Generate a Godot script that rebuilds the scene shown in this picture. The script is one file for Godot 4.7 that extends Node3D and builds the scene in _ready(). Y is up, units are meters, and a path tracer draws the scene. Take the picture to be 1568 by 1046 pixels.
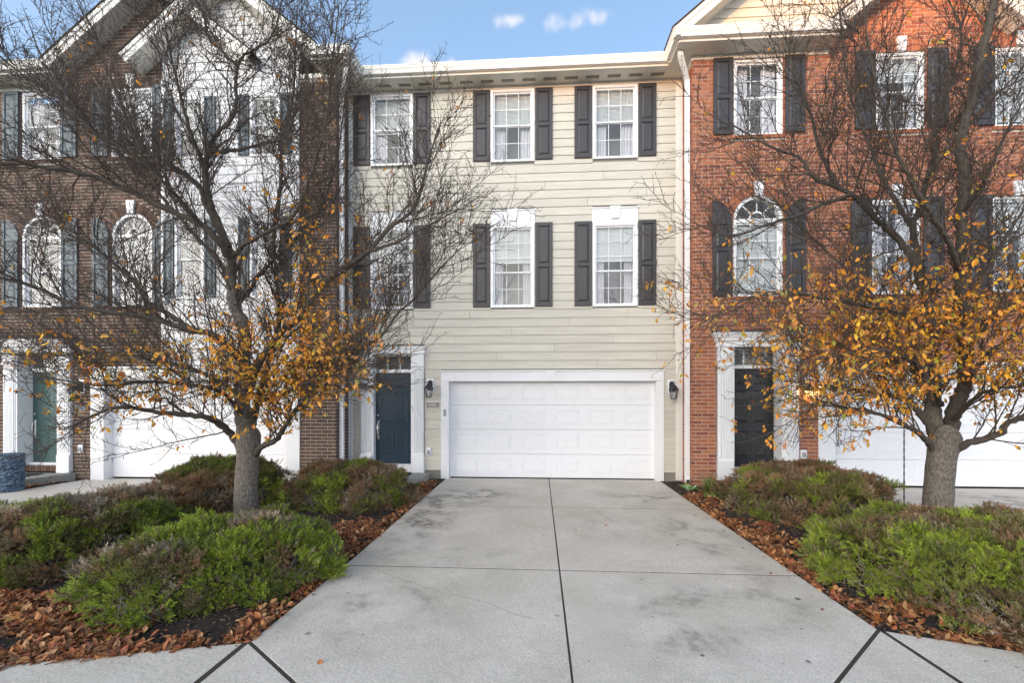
extends Node3D

# ---------------------------------------------------------------- mesh buffer
class MB:
	var v := PackedVector3Array()
	var n := PackedVector3Array()
	var uv := PackedVector2Array()
	var c := PackedColorArray()
	var i := PackedInt32Array()
	var col := Color(1, 1, 1)
	func vert(p: Vector3, nn: Vector3, t: Vector2 = Vector2.ZERO) -> int:
		v.append(p); n.append(nn); uv.append(t); c.append(col)
		return v.size() - 1
	func tri(a: Vector3, b: Vector3, d: Vector3) -> void:
		var nn := (d - a).cross(b - a).normalized()
		var k := v.size()
		for p in [a, b, d]:
			vert(p, nn, Vector2(p.x, p.z))
		i.append(k); i.append(k + 1); i.append(k + 2)
	# a b d e run clockwise seen from the front
	func quad(a: Vector3, b: Vector3, d: Vector3, e: Vector3) -> void:
		var nn := (d - a).cross(b - a).normalized()
		var k := v.size()
		vert(a, nn, Vector2(0, 1)); vert(b, nn, Vector2(0, 0)); vert(d, nn, Vector2(1, 0)); vert(e, nn, Vector2(1, 1))
		i.append(k); i.append(k + 1); i.append(k + 2); i.append(k); i.append(k + 2); i.append(k + 3)
	func hexa(p: Array) -> void:
		# p: 0..3 bottom (x0z0, x1z0, x1z1, x0z1), 4..7 top
		quad(p[3], p[7], p[6], p[2])
		quad(p[1], p[5], p[4], p[0])
		quad(p[0], p[4], p[7], p[3])
		quad(p[2], p[6], p[5], p[1])
		quad(p[7], p[4], p[5], p[6])
		quad(p[0], p[3], p[2], p[1])
	func box(x0: float, x1: float, y0: float, y1: float, z0: float, z1: float) -> void:
		hexa([Vector3(x0, y0, z0), Vector3(x1, y0, z0), Vector3(x1, y0, z1), Vector3(x0, y0, z1), Vector3(x0, y1, z0), Vector3(x1, y1, z0), Vector3(x1, y1, z1), Vector3(x0, y1, z1)])
	# a plate on a wall that faces +z, its front edges bevelled by b
	func plate(x0: float, x1: float, y0: float, y1: float, z0: float, z1: float, b: float) -> void:
		var zb := z1 - absf(b) * 0.8
		if b > 0.0:
			box(x0, x1, y0, y1, z0, zb)
		frustum(x0, x1, y0, y1, zb, z1, b)
	func frustum(x0: float, x1: float, y0: float, y1: float, z0: float, z1: float, b: float, cap: bool = true) -> void:
		var o := [Vector3(x0, y0, z0), Vector3(x0, y1, z0), Vector3(x1, y1, z0), Vector3(x1, y0, z0)]
		var q := [Vector3(x0 + b, y0 + b, z1), Vector3(x0 + b, y1 - b, z1), Vector3(x1 - b, y1 - b, z1), Vector3(x1 - b, y0 + b, z1)]
		if cap:
			quad(q[0], q[1], q[2], q[3])
		for k in 4:
			var m := (k + 1) % 4
			quad(o[k], o[m], q[m], q[k])
	# convex or simple outline in x,y (clockwise seen from +z) pulled from z0 to z1
	func slab_z(poly: PackedVector2Array, z0: float, z1: float) -> void:
		var pl := poly
		if not Geometry2D.is_polygon_clockwise(pl):
			pl.reverse()
		var t := Geometry2D.triangulate_polygon(pl)
		for k in range(0, t.size(), 3):
			var a := pl[t[k]]; var b := pl[t[k + 1]]; var d := pl[t[k + 2]]
			if (b - a).cross(d - a) > 0.0:
				var s := b; b = d; d = s
			tri(Vector3(a.x, a.y, z1), Vector3(b.x, b.y, z1), Vector3(d.x, d.y, z1))
			tri(Vector3(a.x, a.y, z0), Vector3(d.x, d.y, z0), Vector3(b.x, b.y, z0))
		for k in pl.size():
			var a := pl[k]; var b := pl[(k + 1) % pl.size()]
			quad(Vector3(a.x, a.y, z1), Vector3(a.x, a.y, z0), Vector3(b.x, b.y, z0), Vector3(b.x, b.y, z1))
	func ring(p: Vector3, t: Vector3, u: Vector3, r: float, sides: int, lump: float, seedv: float) -> int:
		var w := t.cross(u).normalized()
		var k0 := v.size()
		for k in sides:
			var a := TAU * k / sides
			var d := u * cos(a) + w * sin(a)
			var rr := r
			if lump > 0.0:
				rr *= 1.0 + lump * (sin(a * 3.0 + seedv + p.y * 4.0) * 0.5 + sin(a * 5.0 - p.y * 9.0 + seedv * 2.0) * 0.3 + sin(a * 2.0 + p.y * 17.0) * 0.25)
			vert(p + d * rr, d, Vector2(float(k) / sides, 0))
		return k0
	func tube(pts: PackedVector3Array, radii: PackedFloat32Array, sides: int, lump: float = 0.0, cap: bool = true) -> void:
		var cnt := pts.size()
		if cnt < 2:
			return
		var u := Vector3.ZERO
		var prev := -1
		for k in cnt:
			var t: Vector3
			if k == 0:
				t = pts[1] - pts[0]
			elif k == cnt - 1:
				t = pts[k] - pts[k - 1]
			else:
				t = pts[k + 1] - pts[k - 1]
			t = t.normalized()
			if k == 0:
				u = t.cross(Vector3(0.31, 0.2, 0.93)).normalized()
				if u.length() < 0.5:
					u = t.cross(Vector3.RIGHT).normalized()
			else:
				u = (u - t * u.dot(t)).normalized()
			var cur := ring(pts[k], t, u, radii[k], sides, lump, pts[0].x * 7.0)
			if prev >= 0:
				for s in sides:
					var s2 := (s + 1) % sides
					i.append(prev + s); i.append(cur + s); i.append(prev + s2)
					i.append(cur + s); i.append(cur + s2); i.append(prev + s2)
			prev = cur
		if cap:
			var tip := vert(pts[cnt - 1], (pts[cnt - 1] - pts[cnt - 2]).normalized())
			for s in sides:
				i.append(prev + s); i.append(tip); i.append(prev + (s + 1) % sides)
	func lathe(center: Vector3, prof: PackedVector2Array, sides: int, sq: float = 0.0) -> void:
		for k in prof.size() - 1:
			for s in sides:
				var a0 := TAU * (s + sq) / sides; var a1 := TAU * (s + 1 + sq) / sides
				var p0 := prof[k]; var p1 := prof[k + 1]
				quad(center + Vector3(cos(a1) * p0.x, p0.y, sin(a1) * p0.x), center + Vector3(cos(a1) * p1.x, p1.y, sin(a1) * p1.x), center + Vector3(cos(a0) * p1.x, p1.y, sin(a0) * p1.x), center + Vector3(cos(a0) * p0.x, p0.y, sin(a0) * p0.x))
	func mesh() -> ArrayMesh:
		var m := ArrayMesh.new()
		var a := []
		a.resize(Mesh.ARRAY_MAX)
		a[Mesh.ARRAY_VERTEX] = v
		a[Mesh.ARRAY_NORMAL] = n
		a[Mesh.ARRAY_TEX_UV] = uv
		a[Mesh.ARRAY_COLOR] = c
		a[Mesh.ARRAY_INDEX] = i
		m.add_surface_from_arrays(Mesh.PRIMITIVE_TRIANGLES, a)
		return m

# ---------------------------------------------------------------- helpers
var M := {}
var used := {}
var rng := RandomNumberGenerator.new()

func lin(r: float, g: float, b: float) -> Color:
	return Color(r, g, b).linear_to_srgb()

func numbered(called: String) -> String:
	var k: int = used.get(called, 0)
	used[called] = k + 1
	return called if k == 0 else "%s_%03d" % [called, k]

func world_of(o: Node) -> Vector3:
	var p := Vector3.ZERO
	while o != null and o != self:
		p += (o as Node3D).position
		o = o.get_parent()
	return p

func tag(o: Node, label: String, category: String, group: String = "") -> void:
	o.set_meta("label", label); o.set_meta("category", category)
	if group != "":
		o.set_meta("group", group)

func thing(called: String, label: String, category: String, at: Vector3, group: String = "") -> Node3D:
	var o := Node3D.new()
	o.name = numbered(called)
	add_child(o)
	o.position = at
	tag(o, label, category, group)
	return o

func part_node(called: String, parent: Node3D, at: Vector3) -> Node3D:
	var o := Node3D.new()
	o.name = called
	parent.add_child(o, true)
	o.position = at - world_of(parent)
	return o

func build(mb: MB, called: String, mat: Material, parent: Node3D = null) -> MeshInstance3D:
	var o := MeshInstance3D.new()
	o.name = called if parent != null else numbered(called)
	o.mesh = mb.mesh()
	o.material_override = mat
	if parent == null:
		add_child(o)
	else:
		parent.add_child(o, true)
		o.position = -world_of(parent)
	return o

func place(mesh: Mesh, called: String, mat: Material, parent: Node3D, xf: Transform3D) -> MeshInstance3D:
	var o := MeshInstance3D.new()
	o.name = called
	o.mesh = mesh
	o.material_override = mat
	parent.add_child(o, true)
	xf.origin -= world_of(parent)
	o.transform = xf
	return o

func structure(o: Node) -> Node:
	o.set_meta("kind", "structure")
	return o

func stuff(o: Node) -> Node:
	o.set_meta("kind", "stuff")
	return o

func multi(mesh: Mesh, xfs: Array, cols: PackedColorArray, called: String, mat: Material, parent: Node3D) -> MultiMeshInstance3D:
	var mm := MultiMesh.new()
	mm.transform_format = MultiMesh.TRANSFORM_3D
	mm.use_colors = true
	mm.mesh = mesh
	mm.instance_count = xfs.size()
	var off := Vector3.ZERO if parent == null else world_of(parent)
	for k in xfs.size():
		var t: Transform3D = xfs[k]
		t.origin -= off
		mm.set_instance_transform(k, t)
		mm.set_instance_color(k, cols[k])
	var o := MultiMeshInstance3D.new()
	o.multimesh = mm
	o.material_override = mat
	if parent == null:
		o.name = numbered(called)
		add_child(o)
	else:
		o.name = called
		parent.add_child(o, true)
	stuff(o)
	return o

# ---------------------------------------------------------------- textures
func noise_bytes(size: int, freq: float, octaves: int, sd: int, kind: int = FastNoiseLite.TYPE_SIMPLEX_SMOOTH) -> PackedByteArray:
	var f := FastNoiseLite.new()
	f.seed = sd; f.noise_type = kind; f.frequency = freq
	f.fractal_octaves = octaves
	f.fractal_type = FastNoiseLite.FRACTAL_FBM if octaves > 1 else FastNoiseLite.FRACTAL_NONE
	var im := f.get_seamless_image(size, size)
	im.convert(Image.FORMAT_L8)
	return im.get_data()

# grey texture from noise, remapped to lo..hi
func grain(size: int, freq: float, octaves: int, lo: float, hi: float, sd: int, tint: Color = Color(1, 1, 1)) -> ImageTexture:
	var b := noise_bytes(size, freq, octaves, sd)
	var f := noise_bytes(size, freq * 6.0, 2, sd + 50)
	var o := PackedByteArray()
	o.resize(size * size * 3)
	for k in size * size:
		var t := lerpf(lo, hi, clampf((b[k] * 0.6 + f[k] * 0.4) / 255.0, 0.0, 1.0))
		o[k * 3] = int(255.0 * minf(1.0, lerpf(t, 1.0, (1.0 - tint.r))))
		o[k * 3 + 1] = int(255.0 * minf(1.0, lerpf(t, 1.0, (1.0 - tint.g))))
		o[k * 3 + 2] = int(255.0 * minf(1.0, lerpf(t, 1.0, (1.0 - tint.b))))
	var im := Image.create_from_data(size, size, false, Image.FORMAT_RGB8, o)
	im.generate_mipmaps()
	return ImageTexture.create_from_image(im)

func bump(size: int, freq: float, octaves: int, strength: float, sd: int, kind: int = FastNoiseLite.TYPE_SIMPLEX_SMOOTH) -> ImageTexture:
	var im := Image.create_from_data(size, size, false, Image.FORMAT_L8, noise_bytes(size, freq, octaves, sd, kind))
	im.convert(Image.FORMAT_RGBA8)
	im.bump_map_to_normal_map(strength)
	im.generate_mipmaps()
	return ImageTexture.create_from_image(im)

func mat(called: String, c: Color, rough: float, tex: Texture2D = null, scale: float = 1.0, nrm: Texture2D = null, nstr: float = 0.5) -> StandardMaterial3D:
	var m := StandardMaterial3D.new()
	m.albedo_color = c
	m.roughness = rough
	m.metallic_specular = 0.5
	if tex != null:
		m.albedo_texture = tex
	if nrm != null:
		m.normal_enabled = true; m.normal_texture = nrm; m.normal_scale = nstr
	if tex != null or nrm != null:
		m.uv1_triplanar = true; m.uv1_world_triplanar = true
		m.uv1_scale = Vector3(scale, scale, scale)
	M[called] = m
	return m

func vcol(m: StandardMaterial3D) -> StandardMaterial3D:
	m.vertex_color_use_as_albedo = true
	return m

func concrete_texture() -> ImageTexture:
	# 10 m x 10 m of broom-finished slab: sand grain, blotches, and the tyre and leaf stains
	var s := 1536
	var fine := noise_bytes(s, 0.35, 2, 3)
	var mid := noise_bytes(s, 0.045, 4, 4)
	var big := noise_bytes(s, 0.006, 4, 5)
	var st := noise_bytes(s, 0.011, 5, 6)
	var spots := [[-1.75, 3.9, 0.55, 1.2, 0.55], [-1.15, 1.7, 0.7, 0.65, 0.6], [-1.9, 2.4, 0.4, 0.8, 0.5], [2.05, 1.7, 0.65, 0.5, 0.5], [2.2, 4.2, 0.5, 1.4, 0.4], [-1.5, 6.4, 0.8, 0.8, 0.32], [1.1, 6.6, 0.5, 0.6, 0.35], [0.9, 3.6, 0.6, 0.8, 0.2], [1.9, 6.2, 0.7, 0.5, 0.3], [-0.6, 5.1, 0.7, 0.4, 0.18]]
	var o := PackedByteArray()
	o.resize(s * s * 3)
	var k := 0
	for y in s:
		var wz := 10.0 * y / s - 1.0
		var near := []
		for q in spots:
			var dz: float = (wz - q[1]) / q[3]
			if absf(dz) < 2.2:
				near.append([q[0], q[2], q[4] * exp(-dz * dz)])
		for x in s:
			var g := fine[k] / 255.0 - 0.5
			var m := mid[k] / 255.0 - 0.5
			var b := big[k] / 255.0 - 0.5
			var t := 0.9 + g * 0.26 + m * 0.07 + b * 0.09
			if near.size() > 0:
				var wx := 10.0 * x / s - 5.0
				var a := 0.0
				for q in near:
					var dx: float = (wx - q[0]) / q[1]
					if absf(dx) < 2.2:
						a += q[2] * exp(-dx * dx)
				if a > 0.02:
					t -= 0.5 * a * clampf((st[k] / 255.0 - 0.4) * 3.0, 0.0, 1.0) * clampf(0.75 + m * 2.4 + g * 1.2, 0.1, 1.6)
			if g > 0.33:
				t += 0.08
			elif g < -0.36:
				t -= 0.16
			o[k * 3] = int(clampf(t, 0.05, 1.0) * 255.0)
			o[k * 3 + 1] = int(clampf(t * 0.985, 0.05, 1.0) * 255.0)
			o[k * 3 + 2] = int(clampf(t * 0.965 + b * 0.03, 0.05, 1.0) * 255.0)
			k += 1
	# drips, pits and leaf prints
	var r := RandomNumberGenerator.new()
	r.seed = 17
	for q in 420:
		var cx := r.randi_range(8, s - 9); var cy := r.randi_range(8, s - 9)
		var rad := r.randf_range(0.6, 1.6) if q > 70 else r.randf_range(1.8, 4.5)
		var dark := r.randf_range(0.45, 0.85)
		for yy in range(-6, 7):
			for xx in range(-6, 7):
				var e := (xx * xx + yy * yy * r.randf_range(0.6, 1.5)) / (rad * rad)
				if e < 1.0:
					var kk := ((cy + yy) * s + cx + xx) * 3
					for ch in 3:
						o[kk + ch] = int(o[kk + ch] * lerpf(dark, 1.0, e * 0.5))
	# two hairline cracks
	for q in [[0.9, 2.7, 0.35, 0.9], [-1.9, 5.5, 0.9, 0.5]]:
		var px: float = (q[0] + 5.0) / 10.0 * s; var pz: float = (q[1] + 1.0) / 10.0 * s
		var dir := Vector2(q[2], q[3]).normalized()
		for step in 330:
			dir = dir.rotated(r.randf_range(-0.16, 0.16)).lerp(Vector2(q[2], q[3]).normalized(), 0.12).normalized()
			px += dir.x; pz += dir.y
			var kk := (int(clampf(pz, 0, s - 1)) * s + int(clampf(px, 0, s - 1))) * 3
			for ch in 3:
				o[kk + ch] = int(o[kk + ch] * 0.72)
	var im := Image.create_from_data(s, s, false, Image.FORMAT_RGB8, o)
	im.generate_mipmaps()
	return ImageTexture.create_from_image(im)

# ---------------------------------------------------------------- sky
const SUN_AZ := 30.0     # degrees to the left of straight behind the viewer
const SUN_EL := 4.0

func sun_dir() -> Vector3:
	var a := deg_to_rad(SUN_AZ); var e := deg_to_rad(SUN_EL)
	return Vector3(-sin(a) * cos(e), sin(e), cos(a) * cos(e))

func sky_image(gain: float) -> Image:
	# the standard cloudless sky of a low sun with a broad corona (after CIE type 14), bluer away from the sun, with a few small fair-weather clouds
	var w := 1536; var h := 768
	var s := sun_dir()
	var f := FastNoiseLite.new()
	f.seed = 11; f.frequency = 9.0; f.fractal_octaves = 5
	var clouds := []
	# azimuth from -z to +x, elevation, half width, half height (degrees), thickness
	clouds.append([-4.3, 40.4, 1.9, 0.55, 0.95]); clouds.append([4.6, 40.2, 2.5, 0.8, 0.9])
	clouds.append([-13.8, 36.3, 3.6, 0.9, 1.1]); clouds.append([-27.5, 41.0, 3.0, 0.9, 0.7])
	var r := RandomNumberGenerator.new()
	r.seed = 5
	for k in 40:
		var az := r.randf_range(20.0, 325.0)
		clouds.append([az, r.randf_range(12.0, 75.0), r.randf_range(2.0, 6.0), r.randf_range(0.7, 2.2), r.randf_range(0.6, 1.2)])
	var d := PackedFloat32Array()
	d.resize(w * h * 3)
	var k := 0
	for y in h:
		var el := PI * 0.5 - PI * (y + 0.5) / h
		var sy := sin(el); var cy := cos(el)
		var row := []
		for q in clouds:
			if absf(rad_to_deg(el) - q[1]) < q[3] * 2.0:
				row.append(q)
		var phi := 1.0 - exp(-0.22 / maxf(sy, 0.012))
		var hz := exp(-maxf(sy, 0.0) * 5.0)
		for x in w:
			if sy < -0.02:
				d[k] = 0.16 * gain; d[k + 1] = 0.16 * gain; d[k + 2] = 0.15 * gain
				k += 3
				continue
			var az := TAU * (x + 0.5) / w
			var v := Vector3(sin(az) * cy, sy, -cos(az) * cy)
			var cg := clampf(v.dot(s), -1.0, 1.0)
			var g := acos(cg)
			var lum := (1.0 + 16.0 * (exp(-3.0 * g) - 0.00898) + 0.3 * cg * cg) * phi * gain
			var wht := clampf(1.7 * exp(-1.25 * g) + 0.45 * hz, 0.0, 1.0)
			var cr := lerpf(0.55, 1.05, wht); var cgn := lerpf(1.0, 0.99, wht); var cb := lerpf(1.70, 0.90, wht)
			var rr := lum * cr; var gg := lum * cgn; var bb := lum * cb
			if row.size() > 0:
				var deg := rad_to_deg(az)
				for q in row:
					var da: float = wrapf(deg - q[0], -180.0, 180.0) * cy / q[2]
					var de: float = (rad_to_deg(el) - q[1]) / q[3]
					var e: float = da * da + de * de
					if e < 2.5:
						var nz := f.get_noise_3dv(v * 2.2) * 1.5 + f.get_noise_3dv(v * 7.0) * 0.5
						var a: float = clampf((1.0 - e * 0.75 + nz * 0.9) * 0.9, 0.0, 1.0) * q[4] * 0.8
						a = clampf(a * a * (3.0 - 2.0 * a), 0.0, 0.92)
						var cl := lum * 1.75
						rr = lerpf(rr, cl, a); gg = lerpf(gg, cl, a); bb = lerpf(bb, cl * 1.06, a)
			d[k] = rr; d[k + 1] = gg; d[k + 2] = bb
			k += 3
	return Image.create_from_data(w, h, false, Image.FORMAT_RGBF, d.to_byte_array())
const LEFT_LIMBS = [
	[0.16, 0.145, [-4.36, -0.07, 4.0, -4.35, 0.24, 4.0, -4.34, 0.68, 4.0, -4.32, 1.02, 4.0, -4.31, 1.33, 4.0]],
	[0.075, 0.012, [-4.4, 1.11, 4.0, -4.53, 1.39, 4.1, -4.58, 1.53, 4.25, -4.68, 1.63, 4.4, -5.12, 1.69, 4.6, -5.58, 1.77, 4.8, -6.05, 1.51, 5.0]],
	[0.06, 0.012, [-4.24, 1.02, 4.0, -4.04, 1.18, 4.1, -3.76, 1.3, 4.2, -3.56, 1.53, 4.3, -3.27, 1.79, 4.45, -2.78, 2.11, 4.6, -2.26, 2.31, 4.7]],
	[0.15, 0.075, [-4.32, 1.11, 4.0, -4.38, 1.45, 4.0, -4.41, 1.72, 4.0, -4.43, 2.1, 3.95, -4.41, 2.51, 3.95, -4.4, 2.96, 4.0, -4.5, 3.26, 4.05, -4.51, 3.68, 4.1, -4.49, 3.96, 4.1]],
	[0.065, 0.012, [-4.49, 3.9, 4.1, -4.57, 4.16, 4.3, -4.71, 4.31, 4.4, -5.1, 4.49, 4.6, -5.42, 4.64, 4.75, -5.82, 4.79, 4.9, -6.15, 4.8, 5.1, -6.43, 4.76, 5.3, -6.84, 4.58, 5.5]],
	[0.062, 0.01, [-4.49, 3.94, 4.1, -4.73, 4.33, 4.0, -4.95, 4.67, 3.9, -5.16, 4.93, 3.8, -5.3, 5.22, 3.75, -5.81, 5.57, 3.7, -6.38, 5.96, 3.6, -6.77, 6.59, 3.5, -7.15, 7.34, 3.4, -7.44, 7.95, 3.3, -8.0, 8.85, 3.2]],
	[0.058, 0.009, [-4.55, 4.11, 4.1, -4.68, 4.54, 4.2, -4.71, 4.81, 4.3, -4.74, 5.13, 4.3, -4.65, 5.43, 4.35, -4.5, 5.6, 4.4, -4.34, 5.72, 4.4, -4.23, 5.93, 4.4, -4.22, 6.27, 4.4, -4.2, 6.54, 4.4, -4.1, 6.68, 4.4, -3.93, 6.76, 4.4, -3.73, 6.82, 4.45, -3.58, 6.97, 4.5, -3.49, 7.37, 4.5]],
	[0.028, 0.006, [-4.2, 6.54, 4.4, -4.39, 6.71, 4.3, -4.63, 6.97, 4.2, -4.87, 7.23, 4.1, -5.01, 7.69, 4.0, -5.06, 8.25, 4.0]],
	[0.03, 0.006, [-4.67, 5.38, 4.35, -4.51, 5.39, 4.3, -4.24, 5.49, 4.2, -3.95, 5.62, 4.1, -3.72, 5.78, 4.0, -3.63, 6.4, 3.9, -3.61, 7.16, 3.8]],
	[0.06, 0.01, [-4.28, 1.4, 4.0, -4.31, 1.79, 3.8, -4.27, 2.4, 3.6, -4.14, 3.12, 3.5, -4.25, 3.8, 3.4, -4.3, 4.41, 3.4, -4.25, 4.96, 3.4, -4.16, 5.49, 3.4, -4.17, 6.03, 3.4, -4.05, 6.39, 3.4, -3.96, 6.85, 3.4, -3.94, 7.38, 3.4, -3.9, 8.22, 3.4]],
	[0.075, 0.012, [-4.36, 1.99, 3.95, -4.06, 2.44, 4.1, -3.68, 2.84, 4.2, -3.39, 2.99, 4.3, -3.1, 3.32, 4.4, -2.77, 3.6, 4.5, -2.54, 3.71, 4.5, -2.29, 3.87, 4.5, -1.98, 4.2, 4.5, -1.76, 4.34, 4.5, -1.62, 4.55, 4.5, -1.49, 5.03, 4.5, -1.34, 5.5, 4.5]],
	[0.03, 0.006, [-2.26, 3.87, 4.5, -2.01, 3.91, 4.6, -1.87, 3.92, 4.65, -1.63, 4.03, 4.7, -1.35, 4.16, 4.7, -1.05, 4.31, 4.7]],
	[0.04, 0.008, [-3.55, 2.35, 4.3, -2.88, 2.33, 4.5, -2.43, 2.5, 4.6, -2.1, 2.7, 4.6, -1.84, 3.04, 4.6, -1.65, 3.19, 4.6, -1.33, 3.56, 4.6, -1.03, 3.85, 4.6]],
	[0.07, 0.012, [-4.38, 2.38, 4.0, -4.43, 2.6, 4.2, -4.53, 2.73, 4.3, -4.61, 2.8, 4.4, -4.85, 2.86, 4.6, -5.16, 2.95, 4.8, -5.38, 2.98, 5.0, -5.73, 3.04, 5.2, -5.99, 3.21, 5.4, -6.21, 3.28, 5.6, -6.5, 3.27, 5.8]],
	[0.045, 0.008, [-4.73, 2.81, 4.5, -5.19, 3.06, 4.4, -5.53, 3.26, 4.4, -5.8, 3.55, 4.3, -6.28, 3.91, 4.2, -6.91, 4.34, 4.1, -7.66, 4.69, 4.0, -8.52, 5.02, 4.0]],
	[0.045, 0.008, [-4.46, 1.89, 3.9, -5.14, 2.2, 3.6, -5.85, 2.41, 3.4, -6.72, 2.58, 3.2, -7.75, 2.69, 3.0, -8.98, 2.66, 2.8, -10.27, 2.74, 2.7]],
	[0.04, 0.008, [-4.49, 3.24, 4.05, -4.47, 3.62, 3.7, -4.45, 3.88, 3.5, -4.19, 4.39, 3.2, -3.9, 4.79, 3.0, -3.72, 5.43, 2.8, -3.53, 6.39, 2.7, -3.45, 7.5, 2.6]],
	[0.045, 0.008, [-4.39, 1.6, 4.0, -4.32, 1.89, 4.4, -4.3, 2.01, 4.7, -4.42, 2.06, 5.0, -4.66, 2.09, 5.3, -5.01, 2.04, 5.6, -5.49, 2.14, 5.8]],
	[0.04, 0.008, [-4.34, 1.6, 4.0, -3.88, 1.87, 4.3, -3.37, 1.98, 4.6, -2.77, 2.14, 4.9, -2.26, 2.17, 5.1, -1.82, 2.04, 5.2]],
	[0.045, 0.007, [-4.5, 3.61, 4.1, -5.08, 4.07, 3.6, -5.79, 4.64, 3.2, -6.48, 5.3, 3.0, -7.24, 6.06, 2.9, -8.34, 6.98, 2.8, -9.09, 8.04, 2.7, -9.61, 9.12, 2.6]],
	[0.04, 0.007, [-4.49, 3.96, 4.1, -4.14, 4.09, 4.3, -3.61, 4.21, 4.5, -3.28, 4.34, 4.6, -2.96, 4.89, 4.7, -2.73, 5.5, 4.8, -2.6, 6.17, 4.9, -2.47, 6.74, 5.0]],
	[0.04, 0.007, [-4.72, 4.31, 4.4, -4.75, 4.59, 4.9, -4.92, 4.85, 5.2, -5.22, 5.02, 5.4, -5.49, 5.33, 5.6, -5.72, 5.49, 5.8, -5.91, 5.7, 6.0]],
	[0.035, 0.006, [-4.74, 5.13, 4.3, -4.7, 5.44, 4.6, -4.69, 5.83, 4.8, -4.75, 6.36, 4.9, -4.81, 7.03, 5.0]],
]
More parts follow.
